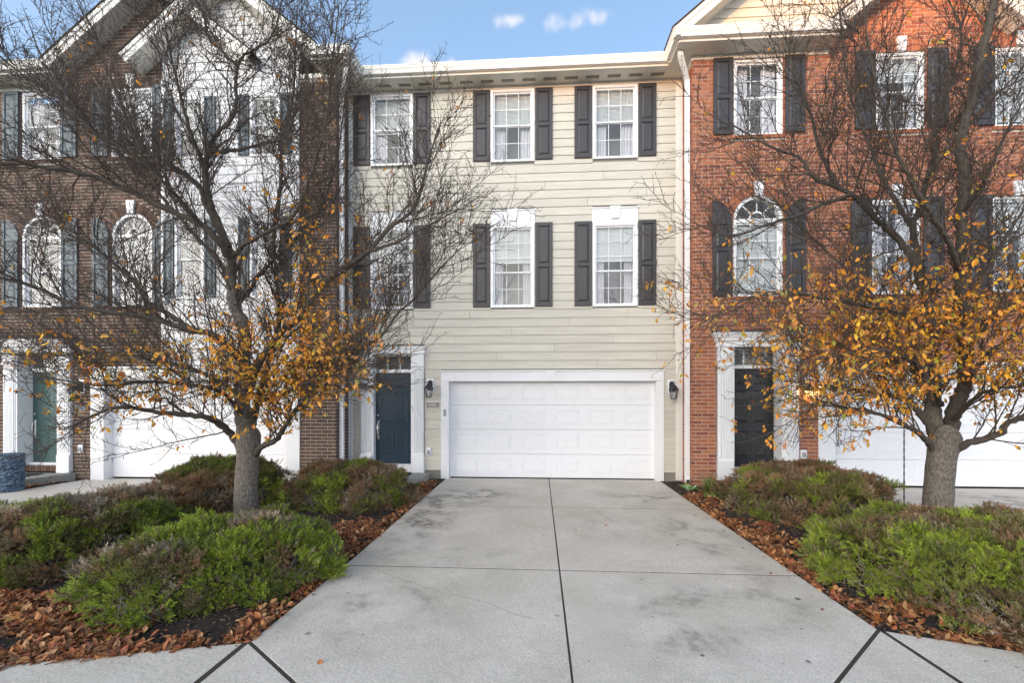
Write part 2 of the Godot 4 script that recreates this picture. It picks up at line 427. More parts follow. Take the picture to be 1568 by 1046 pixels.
const RIGHT_LIMBS = [
	[0.16, 0.15, [5.32, -0.04, 4.03, 5.34, 0.31, 4.03, 5.36, 0.66, 4.03, 5.39, 1.1, 4.03, 5.43, 1.38, 4.03]],
	[0.06, 0.03, [5.49, 1.15, 4.03, 5.53, 1.23, 4.13, 5.56, 1.32, 4.23, 5.69, 1.38, 4.33, 5.76, 1.48, 4.43, 5.78, 1.58, 4.48, 5.93, 1.67, 4.53, 6.21, 1.89, 4.63]],
	[0.05, 0.01, [5.3, 1.19, 4.03, 5.05, 1.36, 4.18, 4.86, 1.47, 4.28, 4.47, 1.62, 4.43, 4.11, 1.73, 4.53, 3.73, 1.79, 4.63, 3.23, 1.89, 4.83]],
	[0.06, 0.01, [5.34, 1.27, 4.03, 5.25, 1.49, 4.03, 5.16, 1.63, 4.03, 4.99, 1.85, 4.03, 4.72, 1.93, 4.03, 4.31, 1.99, 4.13, 3.74, 2.06, 4.23, 3.19, 2.12, 4.33]],
	[0.125, 0.06, [5.39, 1.14, 4.03, 5.4, 1.53, 3.93, 5.41, 1.8, 3.88, 5.47, 2.16, 3.83, 5.45, 2.62, 3.83, 5.42, 3.07, 3.83, 5.22, 3.46, 3.93]],
	[0.062, 0.01, [5.23, 3.41, 3.93, 5.07, 3.65, 4.03, 4.89, 3.82, 4.13, 4.69, 4.03, 4.18, 4.51, 4.14, 4.23, 4.25, 4.31, 4.33, 3.97, 4.49, 4.43, 3.81, 4.58, 4.43, 3.45, 4.67, 4.53, 3.28, 4.92, 4.53, 2.88, 5.02, 4.63, 2.36, 5.26, 4.73]],
	[0.035, 0.007, [3.97, 4.49, 4.43, 3.6, 4.35, 4.53, 3.19, 4.16, 4.63, 2.75, 4.01, 4.73, 2.32, 3.86, 4.83, 1.82, 3.99, 4.93]],
	[0.05, 0.009, [5.43, 2.89, 3.83, 4.93, 3.0, 4.13, 4.52, 3.03, 4.33, 3.9, 3.08, 4.53, 3.46, 3.14, 4.63, 3.04, 3.18, 4.73, 2.55, 3.11, 4.83, 2.2, 2.94, 4.93, 1.86, 2.75, 5.03]],
	[0.058, 0.01, [5.23, 3.41, 3.93, 5.26, 3.8, 3.83, 5.27, 4.29, 3.73, 5.37, 4.64, 3.73, 5.44, 4.94, 3.73, 5.6, 5.44, 3.73, 5.57, 5.78, 3.73, 5.79, 6.39, 3.73, 5.91, 6.89, 3.73, 5.88, 7.19, 3.73, 5.69, 7.59, 3.73]],
	[0.025, 0.007, [5.89, 7.08, 3.73, 5.97, 7.3, 3.73, 6.07, 7.66, 3.73]],
	[0.035, 0.007, [5.43, 4.93, 3.73, 5.39, 5.06, 3.93, 5.49, 5.27, 4.03, 5.68, 5.53, 4.13, 5.87, 5.82, 4.23, 6.13, 5.96, 4.33, 6.42, 6.19, 4.43]],
	[0.1, 0.05, [5.45, 1.28, 4.03, 5.51, 1.5, 4.03, 5.48, 1.77, 4.13, 5.58, 2.01, 4.13, 5.61, 2.49, 4.13, 5.56, 3.1, 4.13, 5.55, 3.7, 4.13, 5.56, 4.31, 4.13, 5.59, 4.84, 4.13, 5.55, 5.28, 4.13, 5.71, 5.94, 4.13, 5.83, 6.53, 4.13, 5.99, 7.21, 4.13]],
	[0.055, 0.012, [5.58, 2.01, 4.13, 5.56, 2.26, 4.33, 5.62, 2.45, 4.43, 5.66, 2.62, 4.63, 5.85, 2.87, 4.83, 5.98, 3.2, 5.03]],
	[0.05, 0.01, [5.55, 3.1, 4.13, 5.88, 3.46, 4.03, 6.32, 3.96, 3.83, 6.68, 4.44, 3.73, 7.12, 4.93, 3.63]],
	[0.04, 0.008, [5.4, 1.98, 3.93, 5.37, 2.27, 3.63, 5.15, 2.53, 3.33, 4.71, 2.7, 3.13, 4.24, 2.84, 2.93, 3.57, 3.01, 2.83]],
	[0.04, 0.008, [5.47, 2.34, 3.83, 5.41, 2.75, 3.53, 5.17, 3.19, 3.23, 4.87, 3.85, 3.03, 4.5, 4.44, 2.83, 3.93, 5.14, 2.73, 3.45, 5.97, 2.63]],
	[0.045, 0.008, [5.51, 1.54, 4.03, 5.36, 1.81, 4.43, 5.3, 1.97, 4.73, 5.36, 2.04, 5.03, 5.56, 2.1, 5.23]],
	[0.04, 0.008, [5.39, 1.8, 4.03, 4.81, 2.13, 4.53, 4.34, 2.35, 4.83, 3.76, 2.44, 5.13, 3.21, 2.35, 5.33, 2.74, 2.27, 5.43]],
	[0.045, 0.008, [5.56, 3.53, 4.13, 5.04, 3.83, 4.53, 4.56, 4.12, 4.83, 4.11, 4.57, 5.03, 3.83, 5.11, 5.13, 3.62, 5.7, 5.23, 3.48, 6.19, 5.33]],
	[0.04, 0.008, [5.27, 4.29, 3.73, 5.16, 4.99, 3.43, 5.03, 5.79, 3.23, 4.87, 6.73, 3.03, 4.84, 7.64, 2.93, 4.8, 8.57, 2.83]],
	[0.04, 0.007, [5.56, 4.31, 4.13, 5.4, 4.58, 4.63, 5.33, 4.95, 4.93, 5.4, 5.33, 5.13]],
	[0.035, 0.007, [3.81, 4.58, 4.43, 3.52, 5.01, 4.53, 3.4, 5.51, 4.53, 3.15, 5.95, 4.63, 3.07, 6.35, 4.63]],
	[0.04, 0.008, [5.55, 2.49, 4.13, 6.25, 2.91, 3.63, 7.0, 3.26, 3.23, 7.97, 3.64, 2.83]],
]

# ---------------------------------------------------------------- walls
# a hole: [x0, x1, y0, y1, arch] ; an arched hole carries a half circle above y1
func gaps_at(holes: Array, y: float, ring: float) -> Array:
	var g := []
	for h in holes:
		if y > h[2] and y < h[3]:
			g.append([h[0], h[1]])
		elif h[4] and y >= h[3]:
			var r: float = (h[1] - h[0]) * 0.5 + ring
			var dy: float = y - h[3]
			if dy < r:
				var half := sqrt(r * r - dy * dy)
				var cx: float = (h[0] + h[1]) * 0.5
				g.append([cx - half, cx + half])
	g.sort_custom(func(a, b): return a[0] < b[0])
	return g

func spans(x0: float, x1: float, gaps: Array) -> Array:
	var out := []
	var x := x0
	for g in gaps:
		if g[0] > x and g[0] < x1:
			out.append([x, minf(g[0], x1)])
		x = maxf(x, g[1])
	if x < x1:
		out.append([x, x1])
	return out

func hole_poly(h: Array) -> PackedVector2Array:
	var p := PackedVector2Array([Vector2(h[0], h[2]), Vector2(h[1], h[2]), Vector2(h[1], h[3])])
	if h[4]:
		var r: float = (h[1] - h[0]) * 0.5
		for k in range(1, 16):
			var a := PI * k / 16.0
			p.append(Vector2((h[0] + h[1]) * 0.5 + cos(a) * r, h[3] + sin(a) * r))
	p.append(Vector2(h[0], h[3]))
	return p

# flat backing with real openings
func backing(mb: MB, outline: PackedVector2Array, holes: Array, z: float) -> void:
	var xs := [-100.0]
	for h in holes:
		xs.append((h[0] + h[1]) * 0.5)
	xs.append(100.0)
	xs.sort()
	for k in xs.size() - 1:
		if xs[k + 1] - xs[k] < 0.01:
			continue
		var strip := PackedVector2Array([Vector2(xs[k], -5), Vector2(xs[k + 1], -5), Vector2(xs[k + 1], 50), Vector2(xs[k], 50)])
		var ps: Array = Geometry2D.intersect_polygons(outline, strip)
		for h in holes:
			var nx := []
			var hp := hole_poly(h)
			for p in ps:
				for q in Geometry2D.clip_polygons(p, hp):
					nx.append(q)
			ps = nx
		for p in ps:
			var t := Geometry2D.triangulate_polygon(p)
			for j in range(0, t.size(), 3):
				var a: Vector2 = p[t[j]]; var b: Vector2 = p[t[j + 1]]; var d: Vector2 = p[t[j + 2]]
				if (b - a).cross(d - a) > 0.0:
					var s := b; b = d; d = s
				mb.tri(Vector3(a.x, a.y, z), Vector3(b.x, b.y, z), Vector3(d.x, d.y, z))

const COURSE := 0.079
const BRICK := 0.256
const JOINT := 0.0135

func x_limits(outline: PackedVector2Array, y: float) -> Array:
	var lo := 1e9; var hi := -1e9
	for k in outline.size():
		var a := outline[k]; var b := outline[(k + 1) % outline.size()]
		if (a.y <= y and b.y > y) or (b.y <= y and a.y > y):
			var x := a.x + (b.x - a.x) * (y - a.y) / (b.y - a.y)
			lo = minf(lo, x); hi = maxf(hi, x)
	return [lo, hi]

# running bond over an outline; returns [x0, x1, y0, y1] of each brick
func lay_bricks(outline: PackedVector2Array, y0: float, y1: float, holes: Array, ring: float) -> Array:
	var out := []
	var rows := int((y1 - y0) / COURSE)
	for r in rows:
		var y := y0 + r * COURSE
		var ym := y + COURSE * 0.5
		var lim := x_limits(outline, minf(ym + 0.03, y1 - 0.001))
		if lim[0] > lim[1]:
			continue
		var shift := BRICK * 0.5 * (r % 2)
		for s in spans(lim[0], lim[1], gaps_at(holes, ym, ring)):
			var k0 := int(floor((s[0] - shift) / BRICK))
			var x := k0 * BRICK + shift
			while x < s[1]:
				var a := maxf(x, s[0]); var b := minf(x + BRICK - JOINT, s[1])
				if b - a > 0.025:
					out.append([a, b, y, y + COURSE - JOINT])
				x += BRICK
	return out

func unit_brick() -> ArrayMesh:
	var mb := MB.new()
	mb.plate(-0.5, 0.5, -0.5, 0.5, -0.5, 0.5, 0.0)
	var m := MB.new()
	m.box(-0.5, 0.5, -0.5, 0.5, -0.5, 0.5)
	return m.mesh()

# bricks of one house: the 300 that show largest as parts, the rest joined
func brickwork(house: Node3D, list: Array, z: float, key: String, clear: Callable, voussoirs: MB) -> void:
	var eye := Vector3(0, 1.89, 10.35)
	var order := []
	for k in list.size():
		var b: Array = list[k]
		var c := Vector3((b[0] + b[1]) * 0.5, (b[2] + b[3]) * 0.5, z)
		var big: float = (b[1] - b[0]) / BRICK
		var s: float = big / (c - eye).length() * (1.0 if clear.call(c) else 0.4)
		order.append([s, k])
	order.sort_custom(func(a, b): return a[0] > b[0])
	var unit := unit_brick()
	var rest := voussoirs
	var tones: Array = M[key]
	for o in order.size():
		var b: Array = list[order[o][1]]
		var t := rng.randi() % tones.size()
		var zo := z + 0.006 + rng.randf_range(-0.0015, 0.0025)
		if o < 300:
			var xf := Transform3D(Basis.IDENTITY.scaled(Vector3(b[1] - b[0], b[3] - b[2], 0.05)), Vector3((b[0] + b[1]) * 0.5, (b[2] + b[3]) * 0.5, zo - 0.025))
			place(unit, "brick", tones[t], house, xf)
		else:
			rest.col = (tones[t].get_meta("lin") as Color)
			var q := [Vector3(b[0], b[2], zo), Vector3(b[0], b[3], zo), Vector3(b[1], b[3], zo), Vector3(b[1], b[2], zo)]
			var bk := [Vector3(b[0], b[2], z - 0.02), Vector3(b[0], b[3], z - 0.02), Vector3(b[1], b[3], z - 0.02), Vector3(b[1], b[2], z - 0.02)]
			rest.quad(q[0], q[1], q[2], q[3])
			for k in 4:
				var m := (k + 1) % 4
				rest.quad(bk[k], bk[m], q[m], q[k])
	stuff(build(rest, "brick_courses", M[key + "_joined"], house))

func tone_of(key: String) -> Color:
	var tones: Array = M[key]
	return tones[rng.randi() % tones.size()].get_meta("lin")

# bricks stood on end round an arch or over a flat head
func arch_ring(mb: MB, key: String, cx: float, cy: float, r0: float, r1: float, a0: float, a1: float, cnt: int, z: float, sidegap: float = 0.007) -> void:
	for k in cnt:
		var t0 := lerpf(a0, a1, float(k) / cnt); var t1 := lerpf(a0, a1, float(k + 1) / cnt)
		mb.col = tone_of(key)
		var g0 := sidegap / r0 * 0.5; var g1 := sidegap / r1 * 0.5
		var zo := z + 0.006 + rng.randf_range(-0.001, 0.003)
		var p := PackedVector2Array([Vector2(cx + cos(t0 + g0) * r0, cy + sin(t0 + g0) * r0), Vector2(cx + cos(t0 + g1) * r1, cy + sin(t0 + g1) * r1), Vector2(cx + cos(t1 - g1) * r1, cy + sin(t1 - g1) * r1), Vector2(cx + cos(t1 - g0) * r0, cy + sin(t1 - g0) * r0)])
		mb.slab_z(p, z - 0.02, zo)

func soldier_row(mb: MB, key: String, x0: float, x1: float, y0: float, y1: float, z: float, proud: float = 0.006, step: float = 0.079) -> void:
	var cnt := int(round((x1 - x0) / step))
	for k in cnt:
		mb.col = tone_of(key)
		var a := lerpf(x0, x1, float(k) / cnt); var b := lerpf(x0, x1, float(k + 1) / cnt) - 0.0095
		mb.box(a, b, y0, y1, z - 0.02, z + proud + rng.randf_range(-0.001, 0.003))

# side return of a brick wall (plane of constant x), courses continued round the corner
func brick_return(mb: MB, key: String, x: float, face: float, z0: float, z1: float, y0: float, y1: float) -> void:
	var rows := int((y1 - y0) / COURSE)
	for r in rows:
		var y := y0 + r * COURSE
		var z := z1
		var first := true
		while z > z0 + 0.02:
			var l := BRICK
			if first:
				l = BRICK * (0.5 if r % 2 == 0 else 1.0)
				first = false
			var za := maxf(z - l + JOINT, z0)
			mb.col = tone_of(key)
			var xo := x + face * (0.006 + rng.randf_range(-0.001, 0.002))
			mb.box(minf(x - face * 0.02, xo), maxf(x - face * 0.02, xo), y, y + COURSE - JOINT, za, z)
			z -= l

# lapped boards, each a part
func siding(house: Node3D, outline: PackedVector2Array, y0: float, y1: float, holes: Array, z: float, mats: Array, pitch: float, joints: bool) -> void:
	var rows := int(ceil((y1 - y0) / pitch))
	for r in rows:
		var a := y0 + r * pitch
		var b := minf(a + pitch, y1)
		var lim := x_limits(outline, minf(a + 0.002, y1 - 0.001))
		var lim2 := x_limits(outline, minf(b + 0.01, y1 - 0.001))
		if lim[0] > lim[1]:
			continue
		if lim2[0] > lim2[1]:
			lim2 = [(lim[0] + lim[1]) * 0.5, (lim[0] + lim[1]) * 0.5]
		for s in spans(lim[0], lim[1], gaps_at(holes, (a + b) * 0.5, 0.0)):
			var cuts := [s[0]]
			if joints and s[1] - s[0] > 2.4:
				var j: float = lim[0] + fposmod(r * 1.337 + 0.7, 3.66)
				while j < s[1] - 0.4:
					if j > s[0] + 0.4:
						cuts.append(j)
					j += 3.66
			cuts.append(s[1])
			for k in cuts.size() - 1:
				var mb := MB.new()
				var xa: float = cuts[k] + (0.0038 if k > 0 else 0.0)
				var xb: float = cuts[k + 1] - (0.0038 if k < cuts.size() - 2 else 0.0)
				var ta: float = lim2[0] if absf(xa - lim[0]) < 0.001 else xa
				var tb: float = lim2[1] if absf(xb - lim[1]) < 0.001 else xb
				var zb := z + 0.026 + rng.randf_range(-0.001, 0.0015)
				var dip := rng.randf_range(-0.0012, 0.0012)
				mb.hexa([Vector3(xa, a + dip, z - 0.002), Vector3(xb, a - dip, z - 0.002), Vector3(xb, a - dip, zb), Vector3(xa, a + dip, zb), Vector3(ta, b + 0.012, z - 0.004), Vector3(tb, b + 0.012, z - 0.004), Vector3(tb, b + 0.012, z + 0.006), Vector3(ta, b + 0.012, z + 0.006)])
				build(mb, "siding_board", mats[rng.randi() % mats.size()], house)

# ---------------------------------------------------------------- openings
func shutter(house: Node3D, x0: float, x1: float, y0: float, y1: float, z: float, m: Material, arch: int = 0) -> void:
	# arch: 0 square, -1 tall side left, 1 tall side right
	var w := x1 - x0
	var n := part_node("shutter", house, Vector3((x0 + x1) * 0.5, y0, z))
	var top := PackedVector2Array()
	if arch != 0:
		for k in 9:
			var a := PI * 0.5 * k / 8.0
			var t := sin(a) * w * 1.15
			top.append(Vector2(x0 + w * (1.0 - cos(a)) if arch > 0 else x1 - w * (1.0 - cos(a)), y1 - w * 1.15 + t))
	var o := MB.new()
	var fw := w * 0.17
	var ym := lerpf(y0, y1, 0.49)
	if arch == 0:
		o.box(x0, x1, y0, y1, z, z + 0.018)
		o.plate(x0, x0 + fw, y0, y1, z + 0.016, z + 0.036, 0.005)
		o.plate(x1 - fw, x1, y0, y1, z + 0.016, z + 0.036, 0.005)
		o.plate(x0 + fw, x1 - fw, y0, y0 + fw * 1.5, z + 0.016, z + 0.036, 0.005)
		o.plate(x0 + fw, x1 - fw, y1 - fw * 1.2, y1, z + 0.016, z + 0.036, 0.005)
		o.plate(x0 + fw, x1 - fw, ym - fw * 0.6, ym + fw * 0.6, z + 0.016, z + 0.036, 0.005)
	else:
		var p := PackedVector2Array([Vector2(x0, y0)])
		if arch > 0:
			p.append_array(top)
		else:
			var rv := top.duplicate(); rv.reverse()
			p.append_array(rv)
		p.append(Vector2(x1, y0))
		var back := PackedVector2Array(p)
		o.slab_z(back, z, z + 0.018)
		var yc := y1 - w * 1.15
		if arch > 0:
			o.plate(x1 - fw, x1, y0, y1 - 0.01, z + 0.016, z + 0.036, 0.005)
			o.plate(x0, x0 + fw, y0, yc, z + 0.016, z + 0.036, 0.005)
		else:
			o.plate(x0, x0 + fw, y0, y1 - 0.01, z + 0.016, z + 0.036, 0.005)
			o.plate(x1 - fw, x1, y0, yc, z + 0.016, z + 0.036, 0.005)
		o.plate(x0 + fw, x1 - fw, y0, y0 + fw * 1.5, z + 0.016, z + 0.036, 0.005)
		o.plate(x0 + fw, x1 - fw, ym - fw * 0.6, ym + fw * 0.6, z + 0.016, z + 0.036, 0.005)
		o.plate(x0 + fw, x1 - fw, yc - fw * 0.8, yc, z + 0.016, z + 0.036, 0.005)
	build(o, "shutter_frame", m, n)
	var yt := y1 - fw * 1.2 if arch == 0 else y1 - w * 1.15 - fw * 0.8
	for q in [[y0 + fw * 1.5, ym - fw * 0.6], [ym + fw * 0.6, yt]]:
		var mb := MB.new()
		mb.frustum(x0 + fw + 0.012, x1 - fw - 0.012, q[0] + 0.012, q[1] - 0.012, z + 0.018, z + 0.032, 0.03)
		build(mb, "shutter_panel", m, n)

# a double-hung window; rt and rb are the rows of lights in its sashes
func window(house: Node3D, x0: float, x1: float, y0: float, y1: float, z: float, rt: int, rb: int, arch: bool, dress: Array, split: float = 0.5) -> void:
	var n := part_node("window", house, Vector3((x0 + x1) * 0.5, y0, z))
	var fr := MB.new()
	var fw := 0.062
	var cx := (x0 + x1) * 0.5
	var zf := z + 0.034
	fr.plate(x0, x0 + fw, y0, y1, z - 0.1, zf, 0.006)
	fr.plate(x1 - fw, x1, y0, y1, z - 0.1, zf, 0.006)
	fr.plate(x0 + fw, x1 - fw, y0, y0 + fw * 0.8, z - 0.1, zf, 0.006)
	if not arch:
		fr.plate(x0 + fw, x1 - fw, y1 - fw, y1, z - 0.1, zf, 0.006)
	else:
		fr.plate(x0 + fw, x1 - fw, y1 - 0.05, y1 + 0.03, z - 0.1, zf, 0.006)
		var r := (x1 - x0) * 0.5
		for k in 20:
			var a := PI * k / 20.0; var b := PI * (k + 1) / 20.0
			fr.slab_z(PackedVector2Array([Vector2(cx + cos(a) * r, y1 + sin(a) * r), Vector2(cx + cos(b) * r, y1 + sin(b) * r), Vector2(cx + cos(b) * (r - fw), y1 + sin(b) * (r - fw)), Vector2(cx + cos(a) * (r - fw), y1 + sin(a) * (r - fw))]), z - 0.1, zf)
	build(fr, "window_frame", M.vinyl, n)
	# sashes
	var xi := x0 + fw; var xo := x1 - fw
	var yb := y0 + fw * 0.8; var yt := (y1 - fw) if not arch else y1 - 0.05
	var ym := lerpf(yb, yt, split)
	var sw := 0.032
	var mun := MB.new()
	for s in 2:
		var sa := yb if s == 0 else ym
		var sb := ym + 0.02 if s == 0 else yt
		var zs := z - 0.028 if s == 0 else z - 0.004
		var sm := MB.new()
		sm.plate(xi, xi + sw, sa, sb, zs - 0.03, zs, 0.004)
		sm.plate(xo - sw, xo, sa, sb, zs - 0.03, zs, 0.004)
		sm.plate(xi + sw, xo - sw, sa, sa + sw, zs - 0.03, zs, 0.004)
		sm.plate(xi + sw, xo - sw, sb - sw, sb, zs - 0.03, zs, 0.004)
		build(sm, "sash", M.vinyl, n)
		var rows := rb if s == 0 else rt
		var ga := sa + sw; var gb := sb - sw
		var gx0 := xi + sw; var gx1 := xo - sw
		for c in 3:
			for r in rows:
				var p := MB.new()
				var e := 0.003
				var px0 := lerpf(gx0, gx1, c / 3.0) + e; var px1 := lerpf(gx0, gx1, (c + 1) / 3.0) - e
				var py0 := lerpf(ga, gb, float(r) / rows) + e; var py1 := lerpf(ga, gb, float(r + 1) / rows) - e
				p.quad(Vector3(px0, py0, zs - 0.016), Vector3(px0, py1, zs - 0.016), Vector3(px1, py1, zs - 0.016), Vector3(px1, py0, zs - 0.016))
				build(p, "pane", M.glass, n)
		for c in [1, 2]:
			var mx := lerpf(gx0, gx1, c / 3.0)
			mun.box(mx - 0.006, mx + 0.006, ga, gb, zs - 0.022, zs - 0.008)
		for r in range(1, rows):
			var my := lerpf(ga, gb, float(r) / rows)
			mun.box(gx0, gx1, my - 0.006, my + 0.006, zs - 0.0225, zs - 0.0075)
	if arch:
		var r := (x1 - x0) * 0.5 - fw
		for k in 4:
			var a := PI * k / 4.0; var b := PI * (k + 1) / 4.0
			var p := MB.new()
			for j in 4:
				var t0 := lerpf(a, b, j / 4.0); var t1 := lerpf(a, b, (j + 1) / 4.0)
				p.tri(Vector3(cx, y1 + 0.03, z - 0.02), Vector3(cx + cos(t1) * r, y1 + 0.03 + sin(t1) * r * 0.95, z - 0.02), Vector3(cx + cos(t0) * r, y1 + 0.03 + sin(t0) * r * 0.95, z - 0.02))
			build(p, "pane", M.glass, n)
			if k > 0:
				var d := Vector2(cos(a), sin(a)); var q := Vector2(-d.y, d.x) * 0.009
				var s0 := Vector2(cx, y1 + 0.03) + d * r * 0.33; var s1 := Vector2(cx, y1 + 0.02) + d * r
				mun.slab_z(PackedVector2Array([s0 - q, s0 + q, s1 + q, s1 - q]), z - 0.03, z - 0.008)
		for k in 10:
			var a := PI * k / 10.0; var b := PI * (k + 1) / 10.0
			var ra := r * 0.31; var rc := r * 0.37
			mun.slab_z(PackedVector2Array([Vector2(cx + cos(a) * rc, y1 + 0.03 + sin(a) * rc), Vector2(cx + cos(b) * rc, y1 + 0.03 + sin(b) * rc), Vector2(cx + cos(b) * ra, y1 + 0.03 + sin(b) * ra), Vector2(cx + cos(a) * ra, y1 + 0.03 + sin(a) * ra)]), z - 0.031, z - 0.007)
	build(mun, "muntin_grille", M.vinyl, n)
	# what hangs inside: blind [drop fraction], curtains
	for q in dress:
		if q[0] == "blind":
			var b := MB.new()
			var y := yt
			var stop := lerpf(yt, yb, q[1])
			while y > stop:
				b.hexa([Vector3(xi, y - 0.027, z - 0.083), Vector3(xo, y - 0.027, z - 0.083), Vector3(xo, y - 0.029, z - 0.081), Vector3(xi, y - 0.029, z - 0.081), Vector3(xi, y, z - 0.1), Vector3(xo, y, z - 0.1), Vector3(xo, y - 0.002, z - 0.098), Vector3(xi, y - 0.002, z - 0.098)])
				y -= 0.029
			b.box(xi, xo, stop - 0.04, stop - 0.02, z - 0.1, z - 0.075)
			build(b, "blind", M.blind, n)
		elif q[0] == "curtain":
			for side in [0, 1]:
				var cm := MB.new()
				var wd: float = (xo - xi) * q[1]
				var xa := xi if side == 0 else xo - wd
				var segs := 18
				for k in segs:
					var u0 := float(k) / segs; var u1 := float(k + 1) / segs
					var za := z - 0.15 + 0.02 * sin(u0 * 23.0 + x0 * 9.0); var zb := z - 0.15 + 0.02 * sin(u1 * 23.0 + x0 * 9.0)
					cm.quad(Vector3(xa + wd * u0, yb, za), Vector3(xa + wd * u0, yt, za), Vector3(xa + wd * u1, yt, zb), Vector3(xa + wd * u1, yb, zb))
				build(cm, "curtain", M.sheer, n)

func keystone(mb: MB, cx: float, y0: float, y1: float, w: float, z0: float, z1: float) -> void:
	mb.slab_z(PackedVector2Array([Vector2(cx - w * 0.36, y0), Vector2(cx - w * 0.5, y1), Vector2(cx + w * 0.5, y1), Vector2(cx + w * 0.36, y0)]), z0, z1)

func front_door(house: Node3D, x0: float, x1: float, y0: float, y1: float, z: float, m: Material, called_label: String) -> void:
	var n := part_node("front_door", house, Vector3((x0 + x1) * 0.5, y0, z))
	n.set_meta("label", called_label)
	var w := x1 - x0; var h := y1 - y0
	var lf := MB.new()
	lf.box(x0, x1, y0, y1, z - 0.045, z)
	build(lf, "door_leaf", m, n)
	var xs := [[x0 + w * 0.15, x0 + w * 0.445], [x0 + w * 0.555, x0 + w * 0.85]]
	for q in [[0.1, 0.36], [0.455, 0.775], [0.845, 0.93]]:
		for x in xs:
			var p := MB.new()
			# sunk moulding with a raised field
			p.frustum(x[0] - 0.012, x[1] + 0.012, y0 + h * q[0] - 0.012, y0 + h * q[1] + 0.012, z, z + 0.007, 0.012, false)
			p.frustum(x[0], x[1], y0 + h * q[0], y0 + h * q[1], z + 0.007, z + 0.0015, 0.012)
			p.frustum(x[0] + 0.02, x[1] - 0.02, y0 + h * q[0] + 0.02, y0 + h * q[1] - 0.02, z + 0.0015, z + 0.011, 0.022)
			build(p, "door_panel", m, n)
	var k := MB.new()
	var hx := x0 + 0.055
	k.plate(hx - 0.025, hx + 0.025, y0 + h * 0.27, y0 + h * 0.47, z, z + 0.012, 0.006)
	k.tube(PackedVector3Array([Vector3(hx, y0 + h * 0.44, z + 0.01), Vector3(hx, y0 + h * 0.435, z + 0.055), Vector3(hx, y0 + h * 0.37, z + 0.07), Vector3(hx, y0 + h * 0.31, z + 0.055), Vector3(hx, y0 + h * 0.295, z + 0.01)]), PackedFloat32Array([0.013, 0.013, 0.012, 0.013, 0.014]), 8)
	k.tube(PackedVector3Array([Vector3(hx, y0 + h * 0.53, z), Vector3(hx, y0 + h * 0.53, z + 0.025)]), PackedFloat32Array([0.034, 0.03]), 12)
	build(k, "door_handle", M.nickel, n)

